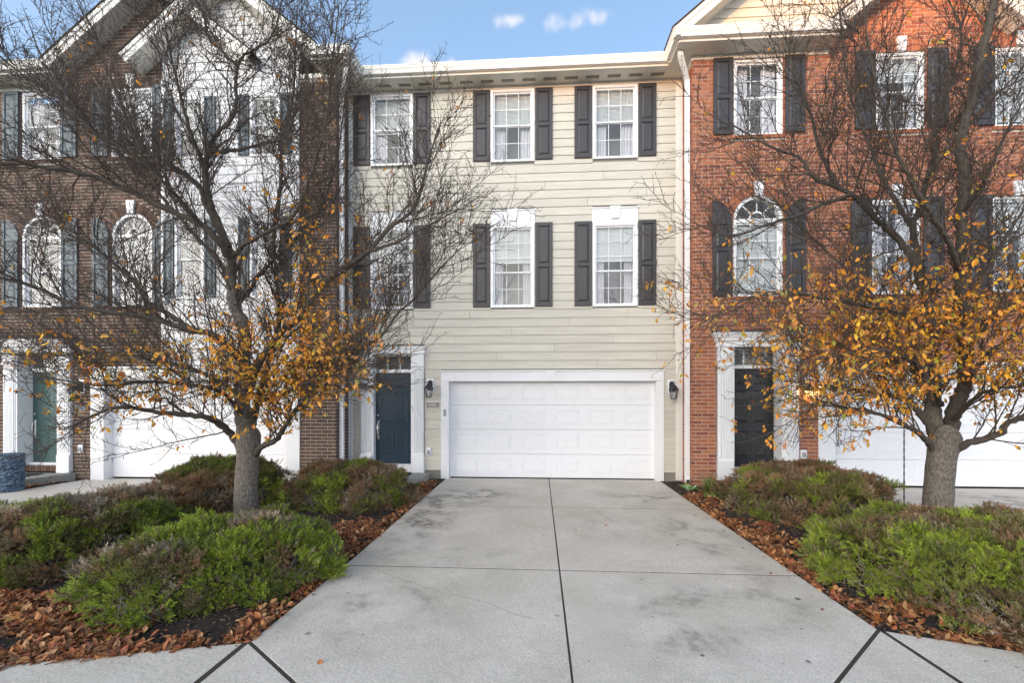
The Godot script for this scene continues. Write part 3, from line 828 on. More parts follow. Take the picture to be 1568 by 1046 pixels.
# white surround: pilasters with fluting and base blocks, entablature, transom lights
func door_surround(house: Node3D, xl0: float, xl1: float, xr0: float, xr1: float, yb: float, yd: float, yt0: float, yt1: float, ytop: float, z: float, zd: float, dark_cap: bool) -> void:
	var n := part_node("door_surround", house, Vector3((xl0 + xr1) * 0.5, yb, z))
	for q in [[xl0, xl1], [xr0, xr1]]:
		var p := MB.new()
		var a: float = q[0]; var b: float = q[1]
		var w := b - a
		p.plate(a, b, yb, yb + 0.42, z - 0.05, z + 0.1, 0.008)
		p.box(a + 0.012, b - 0.012, yb + 0.42, yt1 - 0.02, z - 0.05, z + 0.062)
		var fl := 5
		for k in fl:
			var fx := a + 0.03 + (w - 0.06) * k / fl
			p.plate(fx + 0.006, fx + (w - 0.06) / fl - 0.006, yb + 0.48, yt0 + 0.02, z + 0.058, z + 0.08, 0.006)
		p.plate(a - 0.005, b + 0.005, yt0 + 0.06, yt0 + 0.11, z - 0.05, z + 0.1, 0.008)
		p.plate(a + 0.004, b - 0.004, yt0 + 0.11, yt1 - 0.02, z - 0.05, z + 0.085, 0.008)
		build(p, "pilaster", M.trim, n)
	var e := MB.new()
	e.plate(xl0 - 0.02, xr1 + 0.02, yt1 - 0.02, yt1 + 0.1, z - 0.05, z + 0.11, 0.01)
	if dark_cap:
		e.plate(xl0 - 0.05, xr1 + 0.05, yt1 + 0.1, yt1 + 0.15, z - 0.05, z + 0.15, 0.015)
	# cornice, stepped crown
	for k in (4 if dark_cap else 0):
		var t := k / 3.0
		e.box(xl0 - 0.05 - 0.03 * k, xr1 + 0.05 + 0.03 * k, yt1 + 0.15 + 0.032 * k, yt1 + 0.15 + 0.032 * (k + 1), z - 0.05, z + 0.15 + 0.035 * t * 2.0)
	build(e, "entablature", M.trim, n)
	var cap := MB.new()
	var cy := yt1 + (0.278 if dark_cap else 0.1)
	var ov := 0.15 if dark_cap else 0.04
	cap.hexa([Vector3(xl0 - ov, cy, z - 0.03), Vector3(xr1 + ov, cy, z - 0.03), Vector3(xr1 + ov, cy, z + 0.09 + ov), Vector3(xl0 - ov, cy, z + 0.09 + ov), Vector3(xl0 - ov + 0.05, maxf(ytop, cy + 0.04), z - 0.03), Vector3(xr1 + ov - 0.05, maxf(ytop, cy + 0.04), z - 0.03), Vector3(xr1 + ov, cy + 0.02, z + 0.09 + ov), Vector3(xl0 - ov, cy + 0.02, z + 0.09 + ov)])
	build(cap, "cornice_flashing", M.flashing if dark_cap else M.trim, n)
	# jambs and threshold
	var j := MB.new()
	j.box(xl1 - 0.012, xl1 + 0.03, yb, yt1 - 0.02, zd - 0.05, z + 0.05)
	j.box(xr0 - 0.03, xr0 + 0.012, yb, yt1 - 0.02, zd - 0.05, z + 0.05)
	j.box(xl1 + 0.03, xr0 - 0.03, yt0 - 0.075, yt0, zd - 0.05, zd + 0.05)
	j.box(xl1 + 0.03, xr0 - 0.03, yt1 - 0.06, yt1 - 0.02, zd - 0.05, zd + 0.05)
	build(j, "door_jamb", M.trim, n)
	var s := MB.new()
	s.plate(xl1 + 0.03, xr0 - 0.03, yb, yd - 0.045, zd - 0.05, zd + 0.06, 0.006)
	s.plate(xl1 + 0.03, xr0 - 0.03, yd - 0.045, yd - 0.005, zd - 0.05, zd + 0.09, 0.006)
	build(s, "threshold", M.trim, n)
	for k in 3:
		var p := MB.new()
		var a := lerpf(xl1 + 0.03, xr0 - 0.03, k / 3.0) + (0.012 if k > 0 else 0.0); var b := lerpf(xl1 + 0.03, xr0 - 0.03, (k + 1) / 3.0) - (0.012 if k < 2 else 0.0)
		p.quad(Vector3(a, yt0, zd), Vector3(a, yt1 - 0.06, zd), Vector3(b, yt1 - 0.06, zd), Vector3(b, yt0, zd))
		build(p, "pane", M.glass, n)
		if k > 0:
			var mm := MB.new()
			mm.box(a - 0.024, a, yt0, yt1 - 0.06, zd - 0.02, zd + 0.015)
			build(mm, "muntin", M.trim, n)

func garage_door(house: Node3D, x0: float, x1: float, y0: float, y1: float, z: float, cols: int, what: String) -> void:
	var n := part_node("garage_door", house, Vector3((x0 + x1) * 0.5, y0, z))
	n.set_meta("label", what)
	var h := (y1 - y0) / 4.0
	for r in 4:
		var s := MB.new()
		var a := y0 + h * r + 0.02 * float(r == 0); var b := y0 + h * (r + 1) - 0.005
		s.plate(x0, x1, a, b, z - 0.05, z, 0.004)
		build(s, "door_section", M.garage, n)
		for c in cols:
			var p := MB.new()
			var w := (x1 - x0) / cols
			var xa := x0 + w * c + w * 0.16; var xb := x0 + w * (c + 1) - w * 0.16
			var ya := y0 + h * r + h * 0.2; var yb := y0 + h * (r + 1) - h * 0.2
			p.frustum(xa, xb, ya, yb, z, z + 0.006, 0.014, false)
			p.frustum(xa + 0.014, xb - 0.014, ya + 0.014, yb - 0.014, z + 0.006, z + 0.0012, 0.012)
			p.frustum(xa + 0.045, xb - 0.045, ya + 0.04, yb - 0.04, z + 0.0012, z + 0.007, 0.022)
			build(p, "door_panel", M.garage, n)
	var g := MB.new()
	g.box(x0, x1, y0 - 0.004, y0 + 0.016, z - 0.045, z - 0.012)
	build(g, "bottom_seal", M.black_rubber, n)

func rect_tube(mb: MB, pts: Array, hw: float, hd: float) -> void:
	for k in pts.size() - 1:
		var a: Vector3 = pts[k]; var b: Vector3 = pts[k + 1]
		var q := []
		for p in [a, b]:
			q.append([p + Vector3(-hw, 0, -hd), p + Vector3(hw, 0, -hd), p + Vector3(hw, 0, hd), p + Vector3(-hw, 0, hd)])
		if b.y < a.y:
			q.reverse()
		mb.hexa([q[0][0], q[0][1], q[0][2], q[0][3], q[1][0], q[1][1], q[1][2], q[1][3]])

# a gable roof that faces the street: two sloping slabs, rake boards and soffits
func gable_roof(house: Node3D, xl: float, yl: float, xr: float, slope: float, zf: float, zb: float) -> void:
	var n := part_node("gable_roof", house, Vector3((xl + xr) * 0.5, yl, zf))
	var xm := (xl + xr) * 0.5
	var ya := yl + (xm - xl) * slope
	for s in [-1.0, 1.0]:
		var xe := xl if s < 0 else xr
		var dir := Vector2(xm - xe, ya - yl).normalized()
		var up := Vector2(-dir.y, dir.x) if s < 0 else Vector2(dir.y, -dir.x)
		if up.y < 0:
			up = -up
		var e := Vector2(xe, yl); var a := Vector2(xm, ya)
		var strip := func(lo: float, hi: float) -> PackedVector2Array:
			return PackedVector2Array([e + up * lo, e + up * hi, Vector2(xm, ya + hi / up.y), Vector2(xm, ya + lo / up.y)])
		var f := MB.new()
		f.slab_z(strip.call(0.0, 0.2), zf - 0.03, zf)
		f.slab_z(strip.call(0.13, 0.215), zf, zf + 0.025)
		build(f, "rake_board", M.trim_warm, n)
		var so := MB.new()
		so.slab_z(strip.call(0.012, 0.06), zb, zf - 0.03)
		build(so, "rake_soffit", M.soffit, n)
		var sh := MB.new()
		sh.slab_z(strip.call(0.217, 0.245), zb, zf + 0.045)
		build(sh, "shingles", M.shingle, n)

func lantern(at: Vector3, label: String, lit: bool) -> void:
	# at: where its back plate meets the wall (centre of plate)
	var n := thing("wall_lantern", label, "lantern", at, "wall lanterns")
	var b := MB.new()
	b.plate(at.x - 0.085, at.x + 0.085, at.y - 0.17, at.y + 0.17, at.z, at.z + 0.022, 0.008)
	build(b, "mounting_block", M.trim, n)
	var p := MB.new()
	var pl := PackedVector2Array()
	for k in 13:
		var a := PI * k / 12.0
		pl.append(Vector2(at.x + cos(a) * 0.058, at.y + 0.07 + sin(a) * 0.058))
	pl.append(Vector2(at.x - 0.058, at.y - 0.12)); pl.append(Vector2(at.x + 0.058, at.y - 0.12))
	p.slab_z(pl, at.z + 0.02, at.z + 0.04)
	p.tube(PackedVector3Array([at + Vector3(0, -0.02, 0.03), at + Vector3(0, 0.05, 0.09), at + Vector3(0, 0.09, 0.13), at + Vector3(0, 0.05, 0.165), at + Vector3(0, 0.0, 0.17)]), PackedFloat32Array([0.022, 0.02, 0.018, 0.018, 0.02]), 8)
	build(p, "back_plate", M.lamp_metal, n)
	var c := at + Vector3(0, 0, 0.17)
	var r := MB.new()
	r.lathe(c, PackedVector2Array([Vector2(0.115, -0.075), Vector2(0.118, -0.06), Vector2(0.1, -0.045), Vector2(0.07, 0.0), Vector2(0.035, 0.035), Vector2(0.0, 0.045)]), 6)
	build(r, "lantern_roof", M.lamp_metal, n)
	var f := MB.new()
	for k in 6:
		var a := TAU * k / 6.0
		f.tube(PackedVector3Array([c + Vector3(cos(a) * 0.094, -0.07, sin(a) * 0.094), c + Vector3(cos(a) * 0.062, -0.27, sin(a) * 0.062)]), PackedFloat32Array([0.0075, 0.0075]), 5)
	f.lathe(c, PackedVector2Array([Vector2(0.0, -0.285), Vector2(0.05, -0.28), Vector2(0.072, -0.27), Vector2(0.06, -0.262), Vector2(0.0, -0.262)]), 6)
	build(f, "lantern_cage", M.lamp_metal, n)
	for k in 6:
		var g := MB.new()
		var a0 := TAU * k / 6.0; var a1 := TAU * (k + 1) / 6.0
		g.quad(c + Vector3(cos(a1) * 0.06, -0.265, sin(a1) * 0.06), c + Vector3(cos(a1) * 0.09, -0.075, sin(a1) * 0.09), c + Vector3(cos(a0) * 0.09, -0.075, sin(a0) * 0.09), c + Vector3(cos(a0) * 0.06, -0.265, sin(a0) * 0.06))
		build(g, "pane", M.glass, n)
	var bl := MB.new()
	bl.lathe(c, PackedVector2Array([Vector2(0.014, -0.26), Vector2(0.014, -0.2), Vector2(0.027, -0.165), Vector2(0.026, -0.145), Vector2(0.012, -0.12), Vector2(0.0, -0.115)]), 10)
	build(bl, "bulb", M.bulb_lit if lit else M.bulb, n)
	if lit:
		var l := OmniLight3D.new()
		l.name = "bulb_light"
		l.light_color = Color(1.0, 0.78, 0.45)
		l.light_energy = 0.35
		l.light_size = 0.03
		l.omni_range = 6.0
		l.omni_attenuation = 2.0
		l.shadow_enabled = true
		n.add_child(l)
		l.position = c + Vector3(0, -0.15, 0.0) - at

func plaque(at: Vector3, w: float, h: float, label: String, text: String, m: Material, mt: Material) -> void:
	var n := thing("house_number_plaque", label, "number plaque", at)
	var b := MB.new()
	b.plate(at.x - w * 0.5, at.x + w * 0.5, at.y - h * 0.5, at.y + h * 0.5, at.z, at.z + 0.015, 0.006)
	build(b, "plaque_board", m, n)
	var f := MB.new()
	var e := 0.008
	f.plate(at.x - w * 0.5, at.x + w * 0.5, at.y + h * 0.5 - e, at.y + h * 0.5, at.z + 0.01, at.z + 0.019, 0.002)
	f.plate(at.x - w * 0.5, at.x + w * 0.5, at.y - h * 0.5, at.y - h * 0.5 + e, at.z + 0.01, at.z + 0.019, 0.002)
	f.plate(at.x - w * 0.5, at.x - w * 0.5 + e, at.y - h * 0.5 + e, at.y + h * 0.5 - e, at.z + 0.01, at.z + 0.019, 0.002)
	f.plate(at.x + w * 0.5 - e, at.x + w * 0.5, at.y - h * 0.5 + e, at.y + h * 0.5 - e, at.z + 0.01, at.z + 0.019, 0.002)
	build(f, "plaque_rim", mt, n)
	if text != "":
		var t := TextMesh.new()
		var fn := SystemFont.new()
		fn.font_names = PackedStringArray(["Droid Serif"])
		fn.font_weight = 700
		t.font = fn
		t.text = text
		t.font_size = 64
		t.pixel_size = h * 0.58 / 48.0
		t.depth = 0.008
		var o := place(t, "numerals", mt, n, Transform3D(Basis.IDENTITY, at + Vector3(0, 0, 0.017)))
		o.name = "numerals"

func utility_box(at: Vector3, label: String, called: String) -> void:
	var n := thing(called, label, "outlet cover", at)
	var b := MB.new()
	b.plate(at.x - 0.065, at.x + 0.065, at.y - 0.09, at.y + 0.09, at.z, at.z + 0.03, 0.01)
	build(b, "cover_plate", M.trim, n)
	var d := MB.new()
	d.plate(at.x - 0.035, at.x + 0.035, at.y - 0.06, at.y + 0.035, at.z + 0.028, at.z + 0.055, 0.01)
	build(d, "flip_lid", M.grey_plastic, n)

func extrude(mb: MB, prof: Array, a: Vector3, b: Vector3, out: Vector3) -> void:
	# profile points (out, up), first to last round the section
	var cnt := prof.size()
	var flip := (b - a).cross(Vector3.UP).dot(out) < 0.0
	for k in cnt:
		var p: Vector2 = prof[k]; var q: Vector2 = prof[(k + 1) % cnt]
		var p0 := a + out * p.x + Vector3(0, p.y, 0); var q0 := a + out * q.x + Vector3(0, q.y, 0)
		var p1 := b + out * p.x + Vector3(0, p.y, 0); var q1 := b + out * q.x + Vector3(0, q.y, 0)
		if flip:
			mb.quad(p0, q0, q1, p1)
		else:
			mb.quad(p1, q1, q0, p0)

const GUTTER := [Vector2(0, 0), Vector2(0.085, 0), Vector2(0.1, 0.055), Vector2(0.125, 0.1), Vector2(0.13, 0.135), Vector2(0.138, 0.135), Vector2(0.138, 0.16), Vector2(0.118, 0.16), Vector2(0.118, 0.12), Vector2(0, 0.12)]

# ---------------------------------------------------------------- plants
func leaf_mesh(l: float, w: float, curl: float) -> ArrayMesh:
	var mb := MB.new()
	var mid := []
	var n := 4
	for k in n + 1:
		var t := float(k) / n
		mid.append(Vector3(0, sin(t * PI) * curl * -0.25 - t * t * curl, l * t))
	var wid := [0.12, 0.8, 1.0, 0.62, 0.0]
	for k in n:
		var a: Vector3 = mid[k]; var b: Vector3 = mid[k + 1]
		for s in [-1.0, 1.0]:
			var pa := a + Vector3(s * w * 0.5 * wid[k], w * 0.16 * wid[k], 0)
			var pb := b + Vector3(s * w * 0.5 * wid[k + 1], w * 0.16 * wid[k + 1], 0)
			if s < 0:
				mb.tri(a, pa, pb); mb.tri(a, pb, b)
			else:
				mb.tri(a, pb, pa); mb.tri(a, b, pb)
	# stalk
	mb.tri(Vector3(-0.0012, 0, 0.004), Vector3(0, 0.004, -l * 0.35), Vector3(0.0012, 0, 0.004))
	return mb.mesh()

func lobed_leaf(r: float, curl: float) -> ArrayMesh:
	var mb := MB.new()
	var pts := []
	var lob := [0.18, 0.5, 0.42, 0.85, 0.5, 1.0, 0.5, 0.85, 0.42, 0.5, 0.18]
	for k in lob.size():
		var a := deg_to_rad(-150.0 + 30.0 * k)
		var rr: float = r * lob[k]
		pts.append(Vector3(sin(a) * rr, curl * rr * rr / r * (0.6 + 0.4 * sin(k * 2.1)), cos(a) * rr))
	for k in pts.size() - 1:
		mb.tri(Vector3.ZERO, pts[k], pts[k + 1])
	mb.tri(Vector3(-0.002, 0, 0), Vector3(0, 0.01, -r * 0.7), Vector3(0.002, 0, 0))
	return mb.mesh()

func wander(start: Vector3, dir: Vector3, length: float, segs: int, wob: float, rise: float) -> PackedVector3Array:
	var p := PackedVector3Array([start])
	var d := dir.normalized()
	for k in segs:
		d = (d + Vector3(rng.randf_range(-wob, wob), rng.randf_range(-wob, wob) + rise, rng.randf_range(-wob, wob))).normalized()
		p.append(p[p.size() - 1] + d * (length / segs))
	return p

func along(p: PackedVector3Array, t: float) -> Array:
	var f := clampf(t, 0.0, 0.9999) * (p.size() - 1)
	var k := int(f)
	return [p[k].lerp(p[k + 1], f - k), (p[k + 1] - p[k]).normalized(), k]

func smooth_path(flat: Array, seg: float) -> PackedVector3Array:
	var c := Curve3D.new()
	var pts := []
	for k in range(0, flat.size(), 3):
		pts.append(Vector3(flat[k], flat[k + 1], flat[k + 2]))
	for k in pts.size():
		var a: Vector3 = pts[maxi(k - 1, 0)]; var b: Vector3 = pts[mini(k + 1, pts.size() - 1)]
		var t := (b - a) * 0.16
		c.add_point(pts[k], -t, t)
	c.bake_interval = seg
	return c.get_baked_points()

func side_dir(d: Vector3, angle: float) -> Vector3:
	var u := d.cross(Vector3(rng.randf_range(-1, 1), rng.randf_range(-1, 1), rng.randf_range(-1, 1))).normalized()
	return (d * cos(angle) + u * sin(angle)).normalized()

func tree(label: String, limbs: Array, leafy: Callable, leaf_cols: Array, sd: int, every1: float, every2: float, bare: Callable) -> void:
	rng.seed = sd
	var first: Array = limbs[0][2]
	var base := Vector3(first[0], 0.0, first[2])
	var n := thing("street_tree", label, "tree", base, "autumn trees in the front beds")
	var twigs := MB.new()
	var branches := MB.new()
	var spots := []
	for li in limbs.size():
		var L: Array = limbs[li]
		var path := smooth_path(L[2], 0.07 if li > 0 else 0.05)
		# small wobble so that limbs are not machine smooth
		var rad := PackedFloat32Array()
		var len := 0.0
		for k in path.size():
			var t := float(k) / (path.size() - 1)
			var r := lerpf(L[0], L[1], pow(t, 0.8))
			if li == 0:
				r = lerpf(L[0], L[1], t) * (1.0 + 0.35 * exp(-t * 9.0) + 0.14 * smoothstep(0.75, 1.0, t))
			else:
				r *= 0.86
				r *= 1.0 + 0.07 * sin(k * 1.9 + li) + 0.05 * sin(k * 0.7)
				if k > 0 and k < path.size() - 1:
					path[k] += Vector3(rng.randf_range(-1, 1), rng.randf_range(-1, 1), rng.randf_range(-1, 1)) * minf(0.012, r * 0.35)
			rad.append(r)
			if k > 0:
				len += path[k].distance_to(path[k - 1])
		if li == 0:
			var up := path[path.size() - 1] - path[path.size() - 2]
			var rl := rad[rad.size() - 1]
			for k in 3:
				path.append(path[path.size() - 1] + up.normalized() * 0.05)
				rad.append(rl * [0.9, 0.72, 0.4][k])
		var mb := MB.new()
		mb.tube(path, rad, 20 if li == 0 else (12 if L[0] > 0.08 else 9), 0.07 if li == 0 else 0.09)
		build(mb, "trunk" if li == 0 else "limb", M.bark if li == 0 or L[0] > 0.1 else M.bark_limb, n)
		if li == 0:
			continue
		# branches off this limb
		var cnt := int(len / every1)
		for b in cnt:
			var t := lerpf(0.16, 1.0, (b + rng.randf()) / cnt)
			var at := along(path, t)
			var p: Vector3 = at[0]
			var thick: float = rad[mini(at[2], rad.size() - 1)]
			var d := side_dir(at[1], rng.randf_range(0.5, 1.15))
			d = (d + Vector3(0, 0.28, 0)).normalized()
			if p.y > 7.9:
				continue
			var l := rng.randf_range(0.5, 1.35) * clampf(1.25 - t * 0.45, 0.6, 1.2)
			l = minf(l, maxf(0.3, 9.0 - p.y))
			if p.z + d.z * l > 7.2:
				d.z = -absf(d.z)
			var bp := wander(p, d, l, 9, 0.2, 0.045)
			var br := PackedFloat32Array()
			var r0 := clampf(thick * 0.34, 0.004, 0.0105)
			for k in bp.size():
				br.append(lerpf(r0, 0.0028, float(k) / (bp.size() - 1)))
			branches.tube(bp, br, 5, 0.0)
			var tn := int(l / every2)
			for q in tn:
				var tt := lerpf(0.1, 1.0, (q + rng.randf()) / tn)
				var bt := along(bp, tt)
				var td := (side_dir(bt[1], rng.randf_range(0.45, 1.1)) + Vector3(0, 0.22, 0)).normalized()
				var tl := rng.randf_range(0.14, 0.62) * (1.1 - 0.4 * tt)
				var tp := wander(bt[0], td, tl, 4, 0.24, 0.05)
				twigs.tube(tp, PackedFloat32Array([0.0042, 0.0036, 0.0031, 0.0026, 0.0019]), 3, 0.0, false)
				var sn := int(tl / 0.085)
				for s in sn:
					var st := along(tp, lerpf(0.15, 1.0, (s + rng.randf()) / sn))
					var sdv := side_dir(st[1], rng.randf_range(0.6, 1.3))
					var sl := rng.randf_range(0.018, 0.075) if rng.randf() < 0.8 else rng.randf_range(0.08, 0.2)
					var e: Vector3 = st[0] + sdv * sl
					var mid: Vector3 = st[0].lerp(e, 0.5) + Vector3(0, sl * 0.12, 0)
					twigs.tube(PackedVector3Array([st[0], mid, e]), PackedFloat32Array([0.0028, 0.0023, 0.003]), 3, 0.0, false)
					if rng.randf() < leafy.call(e):
						spots.append([e, sdv])
						for more in 1 + rng.randi() % 3:
							spots.append([e + Vector3(rng.randf_range(-1, 1), rng.randf_range(-1, 1), rng.randf_range(-1, 1)) * 0.035, side_dir(sdv, 0.9)])
	stuff(build(branches, "branches", M.bark_twig, n))
	stuff(build(twigs, "twigs", M.bark_twig, n))
	# leaves: the nearest 300 are parts, the rest one foliage part
	var eye := Vector3(0, 1.89, 10.35)
	spots.sort_custom(func(a, b): return a[0].distance_to(eye) < b[0].distance_to(eye))
	var shapes := [leaf_mesh(0.054, 0.029, 0.024), leaf_mesh(0.06, 0.034, 0.036), leaf_mesh(0.046, 0.028, -0.016)]
	var xfs := [[], [], []]; var cols := [PackedColorArray(), PackedColorArray(), PackedColorArray()]
	for k in spots.size():
		var p: Vector3 = spots[k][0]
		var d: Vector3 = (spots[k][1] * 0.5 + Vector3(rng.randf_range(-0.5, 0.5), -0.75, rng.randf_range(-0.5, 0.5))).normalized()
		var up := Vector3(rng.randf_range(-1, 1), rng.randf_range(-0.4, 0.6), rng.randf_range(-1, 1))
		if absf(up.normalized().dot(d)) > 0.95:
			up = Vector3(0.3, 0.1, 1)
		var bs := Basis.looking_at(-d, up).scaled(Vector3.ONE * rng.randf_range(0.6, 1.3))
		var xf := Transform3D(bs, p + d * 0.02)
		var w := rng.randf()
		var ci := 0
		while ci < leaf_cols.size() - 1 and w > leaf_cols[ci][0]:
			w -= leaf_cols[ci][0]
			ci += 1
		var s := rng.randi() % 3
		if k < 300:
			place(shapes[s], "leaf", leaf_cols[ci][2], n, xf)
		else:
			var c: Color = leaf_cols[ci][1]
			var j := rng.randf_range(0.75, 1.25)
			xfs[s].append(xf)
			cols[s].append(Color(c.r * j, c.g * j * rng.randf_range(0.9, 1.1), c.b * j))
	for s in 3:
		if xfs[s].size() > 0:
			multi(shapes[s], xfs[s], cols[s], "foliage", M.leaf_mix, n)

func spray_mesh(sd: int) -> ArrayMesh:
	# a feathery evergreen shoot: a stem with short side shoots, each two crossed slivers
	var r := RandomNumberGenerator.new()
	r.seed = sd
	var mb := MB.new()
	var sliver := func(a: Vector3, b: Vector3, w: float) -> void:
		var d := (b - a).normalized()
		var u := d.cross(Vector3(r.randf_range(-1, 1), r.randf_range(-1, 1), r.randf_range(-1, 1))).normalized() * w
		var m := a.lerp(b, 0.42)
		mb.tri(a, m + u, b); mb.tri(a, b, m - u)
		var v := d.cross(u)
		mb.tri(a, m + v, b)
	var tip := Vector3(r.randf_range(-0.012, 0.012), r.randf_range(-0.012, 0.012), 0.085)
	sliver.call(Vector3.ZERO, tip, 0.0045)
	for k in 9:
		var t := 0.12 + 0.78 * k / 8.0
		var p := tip * t
		var a := k * 2.4 + r.randf_range(-0.5, 0.5)
		var sp := lerpf(0.9, 0.45, t)
		var d := Vector3(cos(a) * sp, sin(a) * sp * 0.75, 0.8).normalized()
		sliver.call(p, p + d * lerpf(0.046, 0.024, t) * r.randf_range(0.8, 1.25), 0.0044)
	return mb.mesh()

# a clipped spreading juniper; patch(p) picks the mix of live and dead shoots
func shrub(label: String, c: Vector3, ax: float, az: float, turn: float, h: float, amount: int, bias: Array, sd: int) -> void:
	rng.seed = sd
	var n := thing("juniper_shrub", label, "shrub", c, "clipped junipers in the front beds")
	var lump := FastNoiseLite.new()
	lump.seed = sd; lump.frequency = 1.1; lump.fractal_octaves = 3
	var patch := FastNoiseLite.new()
	patch.seed = sd + 7; patch.frequency = 0.95; patch.fractal_octaves = 3
	var rot := Basis(Vector3.UP, turn)
	var dome := func(th: float, v: float, k: float) -> Vector3:
		# v 0 at the ground, 1 at the top
		var rr := pow(maxf(0.0, 1.0 - pow(v, 3.4)), 1.0 / 2.3)
		var q := Vector3(cos(th) * ax * rr, h * v, sin(th) * az * rr) * k
		var wq := rot * q + c
		var l := 1.0 + 0.24 * lump.get_noise_3dv(wq * 1.3) + 0.14 * lump.get_noise_3dv(wq * 4.0)
		return c + rot * Vector3(q.x * l, q.y * (0.86 + 0.14 * l) * (1.0 + 0.25 * lump.get_noise_2d(wq.x * 1.2 + 9.0, wq.z * 1.2)), q.z * l)
	# inside: the dark dead twigs
	var core := MB.new()
	var us := 40; var vs := 12
	for a in us:
		for b in vs:
			var t0 := TAU * a / us; var t1 := TAU * (a + 1) / us
			var v0 := float(b) / vs; var v1 := float(b + 1) / vs
			core.quad(dome.call(t1, v0, 0.72), dome.call(t1, v1, 0.72), dome.call(t0, v1, 0.72), dome.call(t0, v0, 0.72))
	build(core, "inner_twigs", M.inner_twig, n)
	# bare stems showing low down
	var st := MB.new()
	for k in 520:
		var th := rng.randf() * TAU
		var a: Vector3 = dome.call(th, 0.02, rng.randf_range(0.74, 0.97))
		var e: Vector3 = dome.call(th + rng.randf_range(-0.3, 0.3), rng.randf_range(0.15, 0.6), rng.randf_range(0.92, 1.0))
		var m := a.lerp(e, 0.5) + Vector3(rng.randf_range(-0.04, 0.04), -0.02, rng.randf_range(-0.04, 0.04))
		st.tube(PackedVector3Array([a, m, e]), PackedFloat32Array([0.006, 0.004, 0.002]), 4, 0.0, false)
	stuff(build(st, "stems", M.dead_stem, n))
	var xfs := [[], [], []]; var cols := [PackedColorArray(), PackedColorArray(), PackedColorArray()]
	# tufts of shoots, each fanning out from its own twig end
	var per := 24
	for k in amount / per:
		var th := rng.randf() * TAU
		var v := rng.randf_range(0.03, 0.98)
		if rng.randf() < 0.42:
			v = 1.0 - 0.3 * pow(rng.randf(), 1.4)
		elif rng.randf() < 0.35:
			v = rng.randf_range(0.02, 0.3)
		var kk := rng.randf_range(0.9, 1.0) if rng.randf() < 0.7 else rng.randf_range(0.74, 0.9)
		var p: Vector3 = dome.call(th, v, kk)
		var e1: Vector3 = dome.call(th + 0.06, v, kk); var e2: Vector3 = dome.call(th, minf(v + 0.05, 1.0), kk)
		var nn := (e2 - p).cross(e1 - p).normalized()
		if nn.length() < 0.5 or v > 0.97:
			nn = Vector3.UP
		if nn.dot(p - (c + Vector3(0, h * 0.3, 0))) < 0.0:
			nn = -nn
		var lead := (nn * 0.8 + Vector3(0, 0.4, 0) + Vector3(rng.randf_range(-0.4, 0.4), rng.randf_range(-0.3, 0.3), rng.randf_range(-0.4, 0.4))).normalized()
		var pn := patch.get_noise_3dv(p * 1.15) * 1.6 + patch.get_noise_3dv(p * 4.0) * 0.5 + rng.randf_range(-0.2, 0.2)
		var col: Color
		if pn > bias[0]:
			col = Color(0.225, 0.285, 0.026)
		elif pn > bias[1]:
			col = Color(0.15, 0.172, 0.032)
		elif pn > bias[2]:
			col = Color(0.17, 0.135, 0.055)
		elif pn > bias[3]:
			col = Color(0.25, 0.145, 0.075)
		else:
			col = Color(0.38, 0.31, 0.22)
		var tj := rng.randf_range(0.58, 1.35)
		var big := rng.randf_range(0.6, 1.05)
		var reach := rng.randf_range(0.05, 0.1)
		for s in per:
			var off := Vector3(rng.randf_range(-1, 1), rng.randf_range(-1, 1), rng.randf_range(-1, 1))
			off -= lead * off.dot(lead) * 0.6
			var q := p + off * reach
			var d := (lead + off * 0.75).normalized()
			var j := tj * rng.randf_range(0.75, 1.25)
			var cc := Color(col.r * j * rng.randf_range(0.9, 1.12), col.g * j, col.b * j)
			if rng.randf() < 0.12:
				cc = Color(0.22 * j, 0.17 * j, 0.1 * j)
			var up := Vector3(rng.randf_range(-1, 1), rng.randf_range(-1, 1), rng.randf_range(-1, 1))
			if absf(up.normalized().dot(d)) > 0.95:
				up = Vector3(0.7, 0.1, 0.6)
			var sc := big * rng.randf_range(0.7, 1.2)
			var w := rng.randi() % 3
			xfs[w].append(Transform3D(Basis.looking_at(-d, up).scaled(Vector3(sc, sc, sc)), q))
			cols[w].append(cc)
	for w in 3:
		multi(M.sprays[w], xfs[w], cols[w], "foliage", M.juniper, n)

func blade_plant(label: String, called: String, c: Vector3, cnt: int, l: float, w: float, cols: Array, sd: int) -> void:
	rng.seed = sd
	var n := thing(called, label, "plant", c)
	for g in cols.size():
		var mb := MB.new()
		for k in cnt / cols.size():
			var a := rng.randf() * TAU
			var ln := l * rng.randf_range(0.6, 1.1)
			var p := c + Vector3(rng.randf_range(-0.09, 0.09), 0.0, rng.randf_range(-0.09, 0.09))
			var out := Vector3(cos(a), 0, sin(a))
			var side := Vector3(-sin(a), 0, cos(a)) * w * 0.5
			var lean := rng.randf_range(0.25, 1.0)
			var prev := p
			var pw := 0.6
			for s in 5:
				var t := (s + 1) / 5.0
				var q := p + out * ln * lean * t * t * 0.9 + Vector3(0, ln * (t - 0.62 * lean * t * t), 0)
				var nw := (1.0 - t * t) if t < 1.0 else 0.0
				mb.quad(prev - side * pw, q - side * nw, q + side * nw, prev + side * pw)
				prev = q; pw = nw
		build(mb, "blades", cols[g], n)

